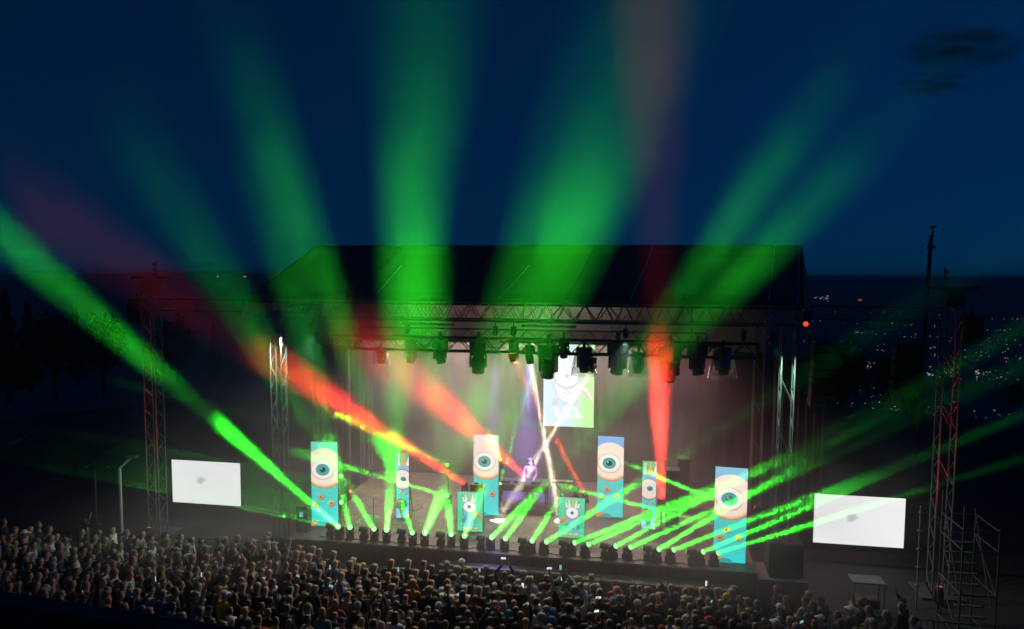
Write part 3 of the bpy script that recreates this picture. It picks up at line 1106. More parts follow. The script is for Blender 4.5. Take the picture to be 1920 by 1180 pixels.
# lights on low stands upstage: (x, y, z of lens or v, target, colour, power, size, spread, label)
BACK = [
    (639, 893, 2.6, (430, 805, 15), 'green', 24, 0.08, 1.4, 'upper green light on the stand behind the leftmost eye column'),
    (639, 942, 2.6, (415, 855, 17), 'green', 20, 0.08, 1.4, 'lower green light on the stand behind the leftmost eye column'),
    (659, 921, 2.4, (760, 905, 26.5), 'orange', 3, 0.12, 34, 'orange light on a low stand pointing right across the stage'),
    (838, 872, 4.0, (722, 819, 22), 'lime', 8, 0.08, 1.2, 'upper light on the stand left of the left creature panel'),
    (838, 930, 4.0, (698, 890, 22), 'green', 16, 0.08, 1.2, 'lower light on the stand left of the left creature panel'),
    (868, 906, 3.8, (540, 693, 19), 'red', 50, 0.22, 5.0, 'red light left of the tall eye column behind the creature panel'),
    (985, 893, 5.6, (790, 722, 22), 'red', 52, 0.22, 8.0, 'red light standing right beside the DJ table'),
    (1093, 920, 4.6, (1000, 745, 27.5), 'red', 45, 0.18, 3.2, 'red light right of the keyboard stand'),
    (1240, 932, 2.5, (1234, 600, 20.5), 'red', 150, 0.30, 6.8, 'red light pointing straight up beside the narrow right column'),
    (1412, 950, 2.6, (1300, 930, 26), 'red', 9, 0.13, 22, 'upper red light on the stand behind the rightmost eye column'),
    (1405, 971, 2.6, (1290, 960, 26), 'red', 6, 0.13, 22, 'lower red light on the stand behind the rightmost eye column'),
    (937, 862, 3.9, (878, 720, 15), 'lime', 15, 0.11, 3.4, 'lime light on top of the stand right of the tall left eye column'),
    (938, 905, 3.9, (1000, 700, 27), 'green', 16, 0.10, 1.4, 'green light low on the stand right of the tall left eye column'),
    (1345, 940, 3.0, (905, 757, 16), 'green', 26, 0.08, 1.2, 'upper green side light behind the rightmost eye column'),
    (1345, 984, 3.0, (905, 876, 20), 'green', 22, 0.08, 1.2, 'lower green side light behind the rightmost eye column'),
]
for (x, y, v, (tx, ty, tY), c, pw, sz, sp, lab) in BACK:
    lp = at_v(x, y, v)
    T = at_y(tx, ty, tY)
    d = (T - lp).normalized()
    hp = lp - d * 0.2
    out = moving_light(lab, hp, d, c, 'lights on stands upstage', scale=0.9)
    beam(out, d, c, pw, sz, sp)
    if hp.z - 0.36 > FLOOR + 0.12:
        st = thing('light_stand', 'black stand under the ' + lab.split(' on ')[0].split(' left ')[0].split(' right ')[0] + ', upstage near x', 'stand', (hp.x, hp.y, FLOOR + 0.003), 0, 'light stands upstage')
        st['label'] = 'black pipe stand carrying the ' + ' '.join(lab.split()[:11])
        top = hp.z - 0.33 - FLOOR
        bar('pole', (0, 0, 0.0), (0, 0, top), 0.03, M['black'], st)
        for k in range(3):
            a = 2 * PI * k / 3
            bar('leg', (0, 0, 0.22), (0.28 * math.cos(a), 0.28 * math.sin(a), 0.0), 0.014, M['black'], st)

# lights hung below the lighting truss: (x, y of head, scale, dome, label, tilt)
HUNG = [
    (715, 672, 0.8, True, 'far left domed light under the lighting truss'), (770, 668, 0.9, False, 'second light from the left under the truss'),
    (825, 668, 1.0, False, 'third light from the left under the truss'), (897, 682, 1.3, False, 'big light under the truss above the left eye column'),
    (963, 668, 0.8, False, 'small light left of the white beam lamp'), (993, 672, 0.75, False, 'small lamp throwing a white beam at the DJ'),
    (1028, 690, 1.35, False, 'big black light in front of the rear screen'), (1057, 660, 0.8, False, 'small light between the big one and the domed one'),
    (1095, 684, 1.2, True, 'light in a clear rain dome over the rear screen'), (1112, 690, 0.6, False, 'small white lamp just right of the rear screen dome'),
    (1158, 684, 1.25, False, 'big black light right of the rear screen'), (1197, 688, 1.0, True, 'paler domed light beside the red beam'),
    (1255, 696, 1.35, False, 'big light standing in the red beam'), (1307, 686, 1.15, False, 'black light second from the right on the truss'),
    (1355, 688, 1.25, True, 'rightmost light in a clear dome with red glints')]
for i, (x, y, s, dome, lab) in enumerate(HUNG):
    v = 3.0
    hp = at_v(x, y, v)
    d = Vector((random.uniform(-0.25, 0.25), -0.25, -1)).normalized()
    lens = 'off'
    if i == 5:
        T = at_v(1036, 900, 3.3)
        d = (T - hp).normalized()
        lens = 'white'
        beam(hp + d * 0.25, d, 'white', 160, 0.18, 3.2)
        T2 = at_v(985, 900, 5.4)
        d2 = (T2 - hp).normalized()
        beam(hp + d2 * 0.25, d2, 'purple', 210, 0.2, 25)
    if i == 9:
        T = at_v(978, 905, 3.0)
        d = (T - hp).normalized()
        lens = 'white'
        beam(hp + d * 0.25, d, 'white', 120, 0.18, 3.2)
    s *= 1.75 if not dome else 1.45
    moving_light(lab, hp, d, lens, 'lights hung from the lighting truss', True, s, dome)
    top = hp.z + 0.36 * s + 0.14
    zt = 7.86
    if top < zt:
        st = thing('drop_pipe', 'drop pipe holding the ' + ' '.join(lab.split()[:10]), 'pipe', (hp.x, hp.y, top), 0, 'drop pipes under the truss')
        bar('pipe', (0, 0, 0), (0, 0, zt - top), 0.03, M['black'], st)

# made-up battens, added to brighten the smoke, the back curtain and the roof lining
for i, (u, c, p, up, w) in enumerate(((-6.3, 'warm', 420, 0, 'at the far left'), (-3.3, 'warm', 340, 0, 'second from the left'), (-0.5, 'warm', 330, 0, 'just left of the screen'),
                                      (3.2, 'warm', 320, 0, 'just right of the screen'), (6.0, 'pink', 170, 0, 'at the far right'), (0.4, 'warm', 110, 1, 'turned up, at the middle'), (-4.6, 'pink', 50, 1, 'turned up, at the left'))):
    zt = 8.62 if up else 7.98
    t = thing('added_fill_batten', 'added fill light batten on the rear lighting truss, ' + w, 'stage light', W(u, 5.6, zt), -TH, 'added fill battens on the rear truss')
    block('housing', -1.1, 1.1, -0.09, 0.09, 0.0, 0.1, M['black'], t)
    for k in range(10):
        b = MB()
        b.lathe([(0.045, 0), (0.04, 0.012)], 10, origin=(-1.0 + k * 0.222, 0, 0.101 if up else -0.013))
        b.build('lens', LENS['off'], t)
    l = bpy.data.lights.new('lamp', 'AREA')
    l.shape, l.size, l.size_y, l.spread, l.energy, l.color = 'RECTANGLE', 2.1, 0.1, R(150), p, LIGHT_COL[c]
    o = bpy.data.objects.new('lamp', l)
    col.objects.link(o)
    o.location = W(u, 5.6, zt + (0.13 if up else -0.03))
    o.rotation_euler = (R(20) if up else R(-14), 0, -TH)
    if up:
        o.rotation_euler = (R(155), 0, -TH)

# made-up fill lights under the front truss, added to brighten the crowd
for i, (u, c, p, w) in enumerate(((-7.0, 'mint', 12, 'leftmost'), (-3.6, 'mint', 12, 'second'), (0.0, 'mint', 11, 'third'), (3.6, 'mint', 11, 'fourth'), (7.2, 'mint', 8, 'rightmost'))):
    hp = W(u, -0.05, 8.82)
    d = (Vector((0, 0, -1)) - VX * 0.42).normalized()
    moving_light('added fill light under the front eave truss, ' + (w if w.endswith('most') else w + ' of five from the left'), hp, d, 'off', 'wash lights under the front truss', True, 0.6)
    beam(hp + d * 0.2, d, c, p, 0.12, 95)

# small red uplights at the feet of the outer towers
for u, w in ((-15.35, 'left'), (14.15, 'right')):
    hp = W(u - (0.3 if u > 0 else -0.3), 2.0, 0.45)
    d = (W(u, 3, 6.0) - hp).normalized()
    moving_light('small red uplight at the foot of the %s outer tower' % w, hp, d, 'red', 'uplights of the outer towers')
    beam(hp + d * 0.2, d, 'red', 3, 0.1, 12)

# one purple light thrown on the front steps
hp = W(-0.6, -0.05, 8.82)
d = (W(-0.5, -0.95, 1.0) - hp).normalized()
moving_light('small light under the front eave truss throwing purple on the steps', hp, d, 'off', 'wash lights under the front truss', True, 0.6)
beam(hp + d * 0.2, d, 'purple', 16, 0.12, 16)

# made-up floodlights added at both truss ends to light the smoke beside the stage
for u, c, p, dx, w in ((-8.0, 'mint', 75, -0.5, 'left'), (8.0, 'mint', 38, 0.6, 'right')):
    hp = W(u, -0.1, 8.7)
    d = (Vector((0, 0, -1)) + UX * dx + VX * 0.18).normalized()
    moving_light('added fill floodlight at the %s end of the front eave truss' % w, hp, d, 'off', 'added floodlights at the ends of the front truss', True, 0.7)
    beam(hp + d * 0.2, d, c, p, 0.14, 80)

# red lit moving light at the right end of the roof
hp = at_v(1512, 606, 0.2)
d = (at_v(1450, 700, -6) - hp).normalized()
moving_light('moving light glowing red at the right end of the roof', hp, d, 'red', 'roof corner lights', True, 0.95)

# ------------------------------------------------------------------ people
def skin_mesh(name, verts, edges, radii, mats, level=1, extra=None):
    """grows one continuous surface over a skeleton; the first vertex is the root"""
    me = bpy.data.meshes.new('skeleton')
    me.from_pydata(verts, edges, [])
    o = bpy.data.objects.new('skeleton', me)
    col.objects.link(o)
    md = o.modifiers.new('skin', 'SKIN')
    md.use_smooth_shade = True
    sv = me.skin_vertices[0].data
    for i, r in enumerate(radii):
        sv[i].radius = r if isinstance(r, tuple) else (r, r)
        sv[i].use_root = (i == 0)
    if level:
        s = o.modifiers.new('sub', 'SUBSURF')
        s.levels = s.render_levels = level
    dg = bpy.context.evaluated_depsgraph_get()
    out = bpy.data.meshes.new_from_object(o.evaluated_get(dg))
    out.name = name
    out.materials.clear()
    for m in mats:
        out.materials.append(m)
    for p in out.polygons:
        p.material_index = 0
        p.use_smooth = True
    bpy.data.objects.remove(o)
    bpy.data.meshes.remove(me)
    return out


def figure(pose, low=False):
    """joints of a standing figure 1.75 m tall that faces +Y"""
    arms = {   # elbow, wrist, hand tip for the right side (x > 0) and the left side
        'down': [((0.25, -0.02, 1.13), (0.27, 0.06, 0.88), (0.26, 0.09, 0.79)), ((-0.25, -0.02, 1.13), (-0.27, 0.05, 0.88), (-0.26, 0.08, 0.79))],
        'folded': [((0.26, 0.05, 1.15), (0.05, 0.22, 1.18), (-0.05, 0.22, 1.19)), ((-0.26, 0.05, 1.14), (-0.06, 0.24, 1.13), (0.04, 0.25, 1.13))],
        'both_up': [((0.30, 0.16, 1.60), (0.10, 0.28, 1.86), (0.07, 0.30, 1.94)), ((-0.30, 0.16, 1.60), (-0.10, 0.28, 1.86), (-0.07, 0.30, 1.94))],
        'one_up': [((0.27, 0.10, 1.62), (0.20, 0.22, 1.90), (0.19, 0.24, 1.99)), ((-0.25, 0.0, 1.13), (-0.24, 0.10, 0.89), (-0.23, 0.13, 0.81))],
        'phone': [((0.25, 0.12, 1.20), (0.10, 0.36, 1.42), (0.05, 0.40, 1.49)), ((-0.25, 0.10, 1.17), (-0.10, 0.34, 1.38), (-0.05, 0.39, 1.46))],
        'desk': [((0.26, 0.06, 1.14), (0.20, 0.34, 1.02), (0.19, 0.43, 1.00)), ((-0.26, 0.06, 1.14), (-0.20, 0.34, 1.02), (-0.19, 0.43, 1.00))],
    }[pose]
    V, E, Rr = [], [], []

    def add(p, r, a=None):
        V.append(p)
        Rr.append(r)
        if a is not None:
            E.append((a, len(V) - 1))
        return len(V) - 1
    pel = add((0, 0, 0.95), (0.15, 0.105))
    sp = add((0, 0.0, 1.12), (0.135, 0.10), pel)
    ch = add((0, 0.0, 1.30), (0.16, 0.115), sp)
    nb = add((0, -0.005, 1.44), (0.085, 0.075), ch)
    nk = add((0, 0.01, 1.51), (0.052, 0.055), nb)
    hl = add((0, 0.025, 1.575), (0.062, 0.075), nk)
    hm = add((0, 0.02, 1.65), (0.078, 0.098), hl)
    add((0, 0.01, 1.72), (0.062, 0.075), hm)
    add((0, 0.128, 1.628), (0.013, 0.016), hl)              # nose
    hands = []
    for k, s in ((0, 1), (1, -1)):
        sh = add((0.185 * s, -0.005, 1.40), (0.062, 0.062), ch)
        el, wr, tip = arms[k]
        e = add(el, (0.043, 0.043), sh)
        w = add(wr, (0.028, 0.026), e)
        hands.append((w, Vector(wr), Vector(tip), s))
        hip = add((0.10 * s, 0, 0.86), (0.088, 0.09), pel)
        kn = add((0.11 * s, 0.02, 0.49), (0.056, 0.06), hip)
        an = add((0.115 * s, -0.02, 0.09), (0.038, 0.042), kn)
        add((0.125 * s, 0.13, 0.035), (0.035, 0.028), an)
    jac = dict(V=list(V), R=list(Rr))
    for w, wr, tip, s in hands:
        d = (tip - wr).normalized()
        side = d.cross(Vector((0, 1, 0.2))).normalized()
        pm = add(tuple(wr + d * 0.045), (0.036, 0.018), w)
        pe = add(tuple(wr + d * 0.085), (0.038, 0.016), pm)
        if low:
            add(tuple(wr + d * 0.16), (0.025, 0.012), pe)
            continue
        bend = d.cross(side) * (-s)
        for q, ln in ((-0.030, 0.066), (-0.010, 0.076), (0.010, 0.072), (0.030, 0.056)):
            a = add(tuple(wr + d * 0.10 + side * q), (0.0095, 0.0095), pe)
            a2 = add(tuple(wr + d * (0.10 + ln * 0.55) + side * q * 1.15), (0.009, 0.009), a)
            add(tuple(wr + d * (0.10 + ln) + side * q * 1.2 + bend * 0.02), (0.008, 0.008), a2)
        th = add(tuple(wr + d * 0.055 + side * 0.045), (0.011, 0.011), pm)
        add(tuple(wr + d * 0.095 + side * 0.065), (0.009, 0.009), th)
    return V, E, Rr, arms


PANTS = mat('dark_trousers', (0.03, 0.032, 0.045), 0.9, bump=0)
CL = {k: mat(k.replace(' ', '_') + '_fabric', c, 0.85, vary=0.3, scale=9, bump=0.2) for k, c in {
    'black': (0.018, 0.018, 0.02), 'dark grey': (0.06, 0.06, 0.065), 'navy': (0.02, 0.03, 0.08), 'dark green': (0.025, 0.055, 0.035),
    'brown': (0.09, 0.05, 0.03), 'white': (0.62, 0.64, 0.66), 'red': (0.45, 0.03, 0.03), 'blue': (0.05, 0.14, 0.42), 'teal': (0.04, 0.22, 0.25),
    'yellow': (0.55, 0.42, 0.06), 'light grey': (0.30, 0.31, 0.32), 'denim blue': (0.10, 0.16, 0.28), 'pink': (0.5, 0.22, 0.25), 'orange': (0.5, 0.13, 0.04)}.items()}
HAIR = {k: mat(k.replace(' ', '_') + '_hair', c, 0.5, vary=0.35, scale=30, bump=0.5) for k, c in {
    'dark': (0.03, 0.022, 0.018), 'brown': (0.10, 0.06, 0.035), 'blond': (0.24, 0.17, 0.09), 'grey': (0.18, 0.18, 0.18), 'ginger': (0.35, 0.13, 0.05)}.items()}


def body_set(pose, low=False):
    V, E, Rr, arms = figure(pose, low)
    body = skin_mesh('body', V, E, Rr, [M['skin']], 0 if low else 1)
    # jacket: trunk and sleeves a little thicker than the body
    jv, je, jr = [], [], []

    def A(p, r, a=None):
        jv.append(p)
        jr.append(r)
        if a is not None:
            je.append((a, len(jv) - 1))
        return len(jv) - 1
    hem = A((0, 0, 0.86), (0.185, 0.14))
    p1 = A((0, 0, 1.0), (0.175, 0.13), hem)
    p2 = A((0, 0, 1.15), (0.165, 0.125), p1)
    p3 = A((0, 0, 1.31), (0.185, 0.14), p2)
    A((0, -0.01, 1.455), (0.092, 0.09), p3)
    for k, s in ((0, 1), (1, -1)):
        sh = A((0.19 * s, -0.005, 1.395), (0.08, 0.08), p3)
        el, wr, tip = arms[k]
        e = A(el, (0.06, 0.06), sh)
        w = Vector(el).lerp(Vector(wr), 0.93)
        A(tuple(w), (0.044, 0.044), e)
    jacket = skin_mesh('jacket', jv, je, jr, [CL['black']], 0 if low else 1)
    tv = [(0, 0, 0.97), (0, 0, 0.88)]
    te, tr = [(0, 1)], [(0.165, 0.12), (0.165, 0.125)]
    for s in (1, -1):
        k = len(tv)
        tv += [(0.10 * s, 0, 0.82), (0.112 * s, 0.02, 0.48), (0.118 * s, -0.02, 0.10)]
        te += [(1, k), (k, k + 1), (k + 1, k + 2)]
        tr += [(0.10, 0.105), (0.072, 0.075), (0.062, 0.068)]
    trousers = skin_mesh('trousers', tv, te, tr, [PANTS], 0 if low else 1)
    return body, jacket, trousers


def hair_mesh(kind, sub=2):
    bm = bmesh.new()
    bmesh.ops.create_icosphere(bm, subdivisions=sub, radius=1)
    rnd = random.Random(len(kind))
    rx, ry, rz, cz, cy = 0.098, 0.118, 0.105, 1.665, 0.005
    if kind == 'curly':
        rx, ry, rz, cz = 0.135, 0.15, 0.13, 1.67
    if kind in ('beanie', 'cap'):
        rx, ry, rz, cz = 0.104, 0.122, 0.115, 1.675
    dele = []
    for v in bm.verts:
        x, y, z = v.co
        if kind in ('beanie', 'cap'):
            cut = z < 0.0
        else:
            cut = (y > 0.30 and z < 0.42) or (z < -0.55)
        if cut and y > -0.2 or (kind in ('beanie', 'cap') and z < -0.05):
            dele.append(v)
        j = 1 + (rnd.uniform(-0.10, 0.12) if kind == 'curly' else rnd.uniform(-0.03, 0.03))
        v.co = Vector((x * rx * j, cy + y * ry * j, cz + z * rz * j))
        if kind == 'long' and y < 0.25 and z < -0.1:
            f = min(1, (-0.1 - z) / 0.7)
            v.co.z -= 0.24 * f
            v.co.y -= 0.015 * f
            v.co.x *= 1 + 0.25 * f
    bmesh.ops.delete(bm, geom=dele, context='VERTS')
    if kind == 'bun':
        bmesh.ops.create_icosphere(bm, subdivisions=1, radius=0.05, matrix=Matrix.Translation((0, -0.10, 1.76)))
    if kind == 'cap':
        bmesh.ops.create_cone(bm, cap_ends=True, segments=10, radius1=0.085, radius2=0.08, depth=0.012,
                              matrix=Matrix.Translation((0, 0.13, 1.68)) @ Matrix.Rotation(-0.15, 4, 'X'))
    me = bpy.data.meshes.new('hair')
    bm.to_mesh(me)
    bm.free()
    me.materials.append(HAIR['dark'])
    for p in me.polygons:
        p.use_smooth = True
    return me


POSES = {p: body_set(p) for p in ('down', 'folded', 'both_up', 'one_up', 'phone', 'desk')}
HAIRS = {k: hair_mesh(k) for k in ('short', 'long', 'bun', 'curly', 'beanie', 'cap')}


def person(x, y, rz, pose, cloth, hk, hc, scale, label, z=0.0, group=None, hatcol=None):
    bd, jk, tr = POSES[pose]
    o = link_mesh('person', bd, None, (x, y, z), (0, 0, rz), (scale, scale, scale))
    tag(o, label, 'person', group)
    j = link_mesh('jacket', jk, o)
    j.material_slots[0].link = 'OBJECT'
    j.material_slots[0].material = CL[cloth]
    link_mesh('trousers', tr, o)
    if hk != 'bald':
        nm = {'beanie': 'beanie', 'cap': 'cap'}.get(hk, 'hair')
        h = link_mesh(nm, HAIRS[hk], o)
        h.material_slots[0].link = 'OBJECT'
        h.material_slots[0].material = CL[hatcol] if hk in ('beanie', 'cap') else HAIR[hc]
    return o


PHONE_GLOW = glow('phone_screen_light', (0.8, 0.92, 1.0), 1.0, False)
PHONE_GREEN = glow('phone_screen_picture', (0.45, 0.9, 0.75), 0.5, False)


def phone(p, rz, label, g, tall=False):
    t = thing('phone', label, 'phone', p, rz, 'lit phones held up in the crowd')
    w, h = (0.075, 0.155) if tall else (0.155, 0.075)
    block('case', -w / 2, w / 2, -0.004, 0.004, -h / 2, h / 2, M['black'], t)
    b = MB()
    b.box(-w / 2 + 0.004, w / 2 - 0.004, -0.0062, -0.0045, -h / 2 + 0.004, h / 2 - 0.004)
    b.build('screen', g, t)


CROWD = 'spectators standing in front of the stage'
used, spots = set(), []
cr = random.Random(7)


def landmark(px):
    for lim, w in ((120, 'far left of the crowd'), (300, 'near the left lamp post'), (440, 'below the left video wall'), (560, 'between left video wall and stage'),
                   (680, 'below the leftmost eye column'), (830, 'left of the front steps'), (960, 'before the left creature panel'), (1060, 'before the front steps'),
                   (1180, 'before the right creature panel'), (1290, 'below the narrow right column'), (1400, 'below the rightmost eye column'),
                   (1540, 'before the right wing deck'), (1700, 'below the right video wall'), (9999, 'by the right crowd barrier')):
        if px < lim:
            return w
    return ''


def project(p):
    q = p - Vector((0, 0, CAM_Z))
    d = q.dot(c_f)
    return 960 + FOCAL * q.dot(c_r) / d, PPY - FOCAL * q.dot(c_u) / d


HN = {'short': 'short %s hair', 'long': 'long %s hair', 'bun': '%s hair in a bun', 'curly': 'curly %s hair', 'bald': 'bald head'}
PN = {'down': '', 'folded': ', arms folded', 'both_up': ', both arms raised', 'one_up': ', one arm raised', 'phone': ', holding a phone'}


def row_word(d):
    return ('front row', 'second row', 'third row', 'fourth row', 'fifth row', 'sixth row', 'seventh row', 'eighth row', 'ninth row', 'tenth row')[max(0, min(9, int(d / 0.62)))]


UP = [(-40, 972), (60, 988), (200, 992), (330, 1003), (480, 1004), (570, 1018), (640, 1040), (750, 1052), (830, 1060), (900, 1064), (1000, 1070), (1100, 1083),
      (1200, 1088), (1320, 1105), (1400, 1110), (1480, 1128), (1560, 1134), (1640, 1146), (1700, 1156), (1760, 1168), (1800, 1200)]
LO = [(-40, 1112), (450, 1196), (470, 1230), (1810, 1230)]


def interp(tab, x):
    for (x0, y0), (x1, y1) in zip(tab[:-1], tab[1:]):
        if x0 <= x <= x1:
            return y0 + (y1 - y0) * (x - x0) / (x1 - x0)
    return None


def put(x, y, pose=None, cloth=None, hk=None, hc=None, hat=None, turn=0.0, note=None, scale=None):
    px, py = project(Vector((x, y, 1.65)))
    top = interp(UP, min(max(px, -40), 1800))
    depth = (py - top) / 15.0
    sc_ = scale or cr.uniform(0.88, 1.08)
    rz = math.atan2(x * 0.92 - 0.3, 24.5 - y + 4.0) * 0.9 + turn      # look towards the middle of the stage
    for k in range(60):
        c_ = cloth or cr.choices(['black', 'dark grey', 'navy', 'dark green', 'brown', 'white', 'red', 'blue', 'teal', 'light grey', 'denim blue', 'pink', 'orange', 'yellow'],
                                 [20, 16, 13, 8, 7, 3, 2, 2, 2, 5, 6, 1, 1, 1])[0]
        h_ = hk or cr.choices(['short', 'long', 'bun', 'curly', 'bald', 'cap', 'beanie'], [38, 24, 8, 8, 5, 7, 5])[0]
        g_ = hc or cr.choices(['dark', 'brown', 'blond', 'grey', 'ginger'], [30, 32, 15, 8, 4])[0]
        t_ = hat or cr.choice(['black', 'dark grey', 'white', 'navy', 'red', 'light grey'])
        p_ = pose or cr.choices(['down', 'folded', 'one_up', 'both_up'], [56, 32, 8, 4])[0]
        head = ('%s %s' % (t_, h_)) if h_ in ('cap', 'beanie') else (HN[h_] % g_ if '%' in HN[h_] else HN[h_])
        lab = 'person in %s top, %s%s, %s, %s' % (c_, head, PN[p_].replace(',', '').rstrip() and PN[p_], row_word(depth), landmark(px))
        if len(lab.split()) > 16:
            lab = 'person in %s top, %s%s, %s %s' % (c_, head, PN[p_], row_word(depth).split()[0], landmark(px).replace(' of the crowd', '').replace('the ', ''))
        lab = ' '.join(lab.split()[:16])
        if lab not in used:
            used.add(lab)
            break
    o = person(x, y, rz, p_, c_, h_, g_, sc_, lab, 0.0, CROWD, t_)
    o.rotation_euler = (R(cr.uniform(-5, 4)), R(cr.uniform(-4, 4)), rz)
    spots.append((x, y))
    return o, rz, sc_


# people one can pick out, by where their head is in the picture
PICK = [(938, 1146, 'down', 'black', 'beanie', None, 'red'), (1158, 1094, 'down', 'red', 'beanie', None, 'red'), (1062, 1100, 'both_up', 'white', 'short', 'brown', None),
        (1032, 1145, 'down', 'blue', 'short', 'grey', None), (1388, 1108, 'down', 'red', 'curly', 'brown', None), (1360, 1122, 'down', 'yellow', 'beanie', None, 'yellow'),
        (1503, 1123, 'folded', 'light grey', 'short', 'dark', None), (1543, 1124, 'down', 'denim blue', 'cap', None, 'black'), (1515, 1117, 'down', 'dark grey', 'short', 'blond', None),
        (1545, 1122, 'down', 'black', 'bald', 'dark', None), (1466, 1105, 'down', 'black', 'short', 'brown', None), (571, 1118, 'down', 'white', 'long', 'blond', None),
        (412, 1117, 'down', 'yellow', 'cap', None, 'white'), (772, 1096, 'down', 'orange', 'curly', 'ginger', None), (620, 1110, 'both_up', 'blue', 'short', 'dark', None),
        (545, 1168, 'down', 'dark grey', 'long', 'grey', None), (863, 1056, 'down', 'dark grey', 'cap', None, 'white'), (68, 985, 'folded', 'black', 'short', 'blond', None),
        (161, 980, 'one_up', 'dark green', 'short', 'blond', None), (45, 1000, 'folded', 'brown', 'cap', None, 'white'), (8, 978, 'down', 'black', 'short', 'brown', None),
        (178, 998, 'down', 'dark green', 'bald', 'dark', None), (497, 1003, 'down', 'pink', 'long', 'blond', None), (452, 1008, 'down', 'brown', 'long', 'ginger', None),
        (168, 1024, 'down', 'black', 'short', 'grey', None), (80, 1104, 'down', 'light grey', 'beanie', None, 'light grey'), (1220, 1122, 'down', 'red', 'long', 'brown', None),
        (1248, 1160, 'down', 'white', 'short', 'dark', None), (1090, 1125, 'one_up', 'white', 'short', 'dark', None), (1300, 1150, 'down', 'navy', 'short', 'brown', None),
        (1610, 1128, 'down', 'dark grey', 'curly', 'brown', None), (1598, 1145, 'down', 'dark grey', 'cap', None, 'white'), (1703, 1132, 'down', 'black', 'cap', None, 'black'),
        (1690, 1135, 'one_up', 'black', 'long', 'brown', None), (885, 1070, 'down', 'teal', 'curly', 'blond', None), (700, 1150, 'down', 'light grey', 'short', 'dark', None)]
for (hx, hy, ps, cc, hk, hc, ht) in PICK:
    p = at_z(hx, hy, 1.66)
    put(p.x, p.y, ps, cc, hk, hc or 'brown', ht, scale=1.0)
PHONES = [(944, 1047, 'both_up', False), (1030, 1066, 'one_up', False), (1051, 1064, 'one_up', True), (1122, 1121, 'both_up', False), (1118, 1146, 'phone', False),
          (899, 1070, 'phone', True), (747, 1068, 'phone', True), (619, 1064, 'phone', True), (595, 1080, 'phone', True), (559, 1080, 'phone', False), (621, 1099, 'both_up', False),
          (1324, 1094, 'one_up', True), (1333, 1128, 'phone', False), (980, 1098, 'phone', True), (1054, 1084, 'phone', True), (995, 1082, 'phone', False), (292, 1086, 'phone', True),
          (155, 1108, 'phone', False), (378, 1078, 'phone', True), (1503, 1166, 'phone', False)]
PW = ['raised high before the front steps', 'held sideways with one arm over the front steps', 'held upright at the front row centre', 'raised over the right middle of the crowd',
      'glowing white low in the crowd, lower right of centre', 'shining below the left creature panel', 'with a bright torch spot left of the steps', 'held upright below the leftmost eye column',
      'bright upright one beside the leftmost eye column', 'glowing bluish left of the stage front', 'held overhead by the person in blue', 'pinkish upright below the rightmost eye column',
      'flat bright one below the rightmost eye column', 'small bluish upright in the middle of the crowd', 'upright between steps and right creature panel', 'sideways just below the front steps',
      'tilted upright below the left video wall', 'turquoise at the dark lower left', 'small upright under the left video wall', 'small one at the lower right edge of the crowd']
for (hx, hy, ps, tall), w in zip(PHONES, PW):
    hz = {'both_up': 2.0, 'one_up': 2.06, 'phone': 1.56}[ps]
    p = at_z(hx, hy, hz)
    rz = math.atan2(p.x * 0.92 - 0.3, 24.5 - p.y + 4.0) * 0.9
    loc = Vector(((0.16 if ps == 'one_up' else 0.0), (0.26 if ps == 'one_up' else 0.33 if ps == 'both_up' else 0.44), 0))
    r = Matrix.Rotation(rz, 3, 'Z') @ loc
    put(p.x - r.x, p.y - r.y, ps, turn=0.0, scale=1.0)
    phone(p, rz, 'lit phone ' + w, PHONE_GREEN if hx % 2 else PHONE_GLOW, tall)
# everyone else
cands = []
for k in range(26000):
    x, y = cr.uniform(-23, 13), cr.uniform(16.6, 28)
    px, py = project(Vector((x, y, 1.65)))
    if not -40 < px < 1800:
        continue
    top, low = interp(UP, px), interp(LO, px)
    if py < top + 2 or py > low:
        continue
    if px < 260 and py < 1010 and cr.random() < 0.75:
        continue
    if px > 1600 and cr.random() < 0.6:
        continue
    if px > 1420 and py < 1150 and cr.random() < 0.5:
        continue
    mind = cr.uniform(0.33, 0.60)
    if any((x - a) ** 2 + (y - b_) ** 2 < mind ** 2 for a, b_ in spots + cands):
        continue
    cands.append((x, y))
cands.sort(key=lambda p: p[1])
N_IND = 300 - len(spots)
for (x, y) in cands[:N_IND]:
    put(x, y, turn=cr.uniform(-0.35, 0.35))
# the farthest ones, smallest in the picture, as one mass
LOW = {p: body_set(p, True) for p in ('down', 'folded')}
LOWH = {k: hair_mesh(k, 1) for k in ('short', 'long', 'curly', 'cap')}
mass_mats, mv, mf, mi = [], [], [], []


def bake(me, M4, m):
    if m not in mass_mats:
        mass_mats.append(m)
    k, im = len(mv), mass_mats.index(m)
    mv.extend(tuple(M4 @ v.co) for v in me.vertices)
    for p in me.polygons:
        mf.append(tuple(i + k for i in p.vertices))
        mi.append(im)


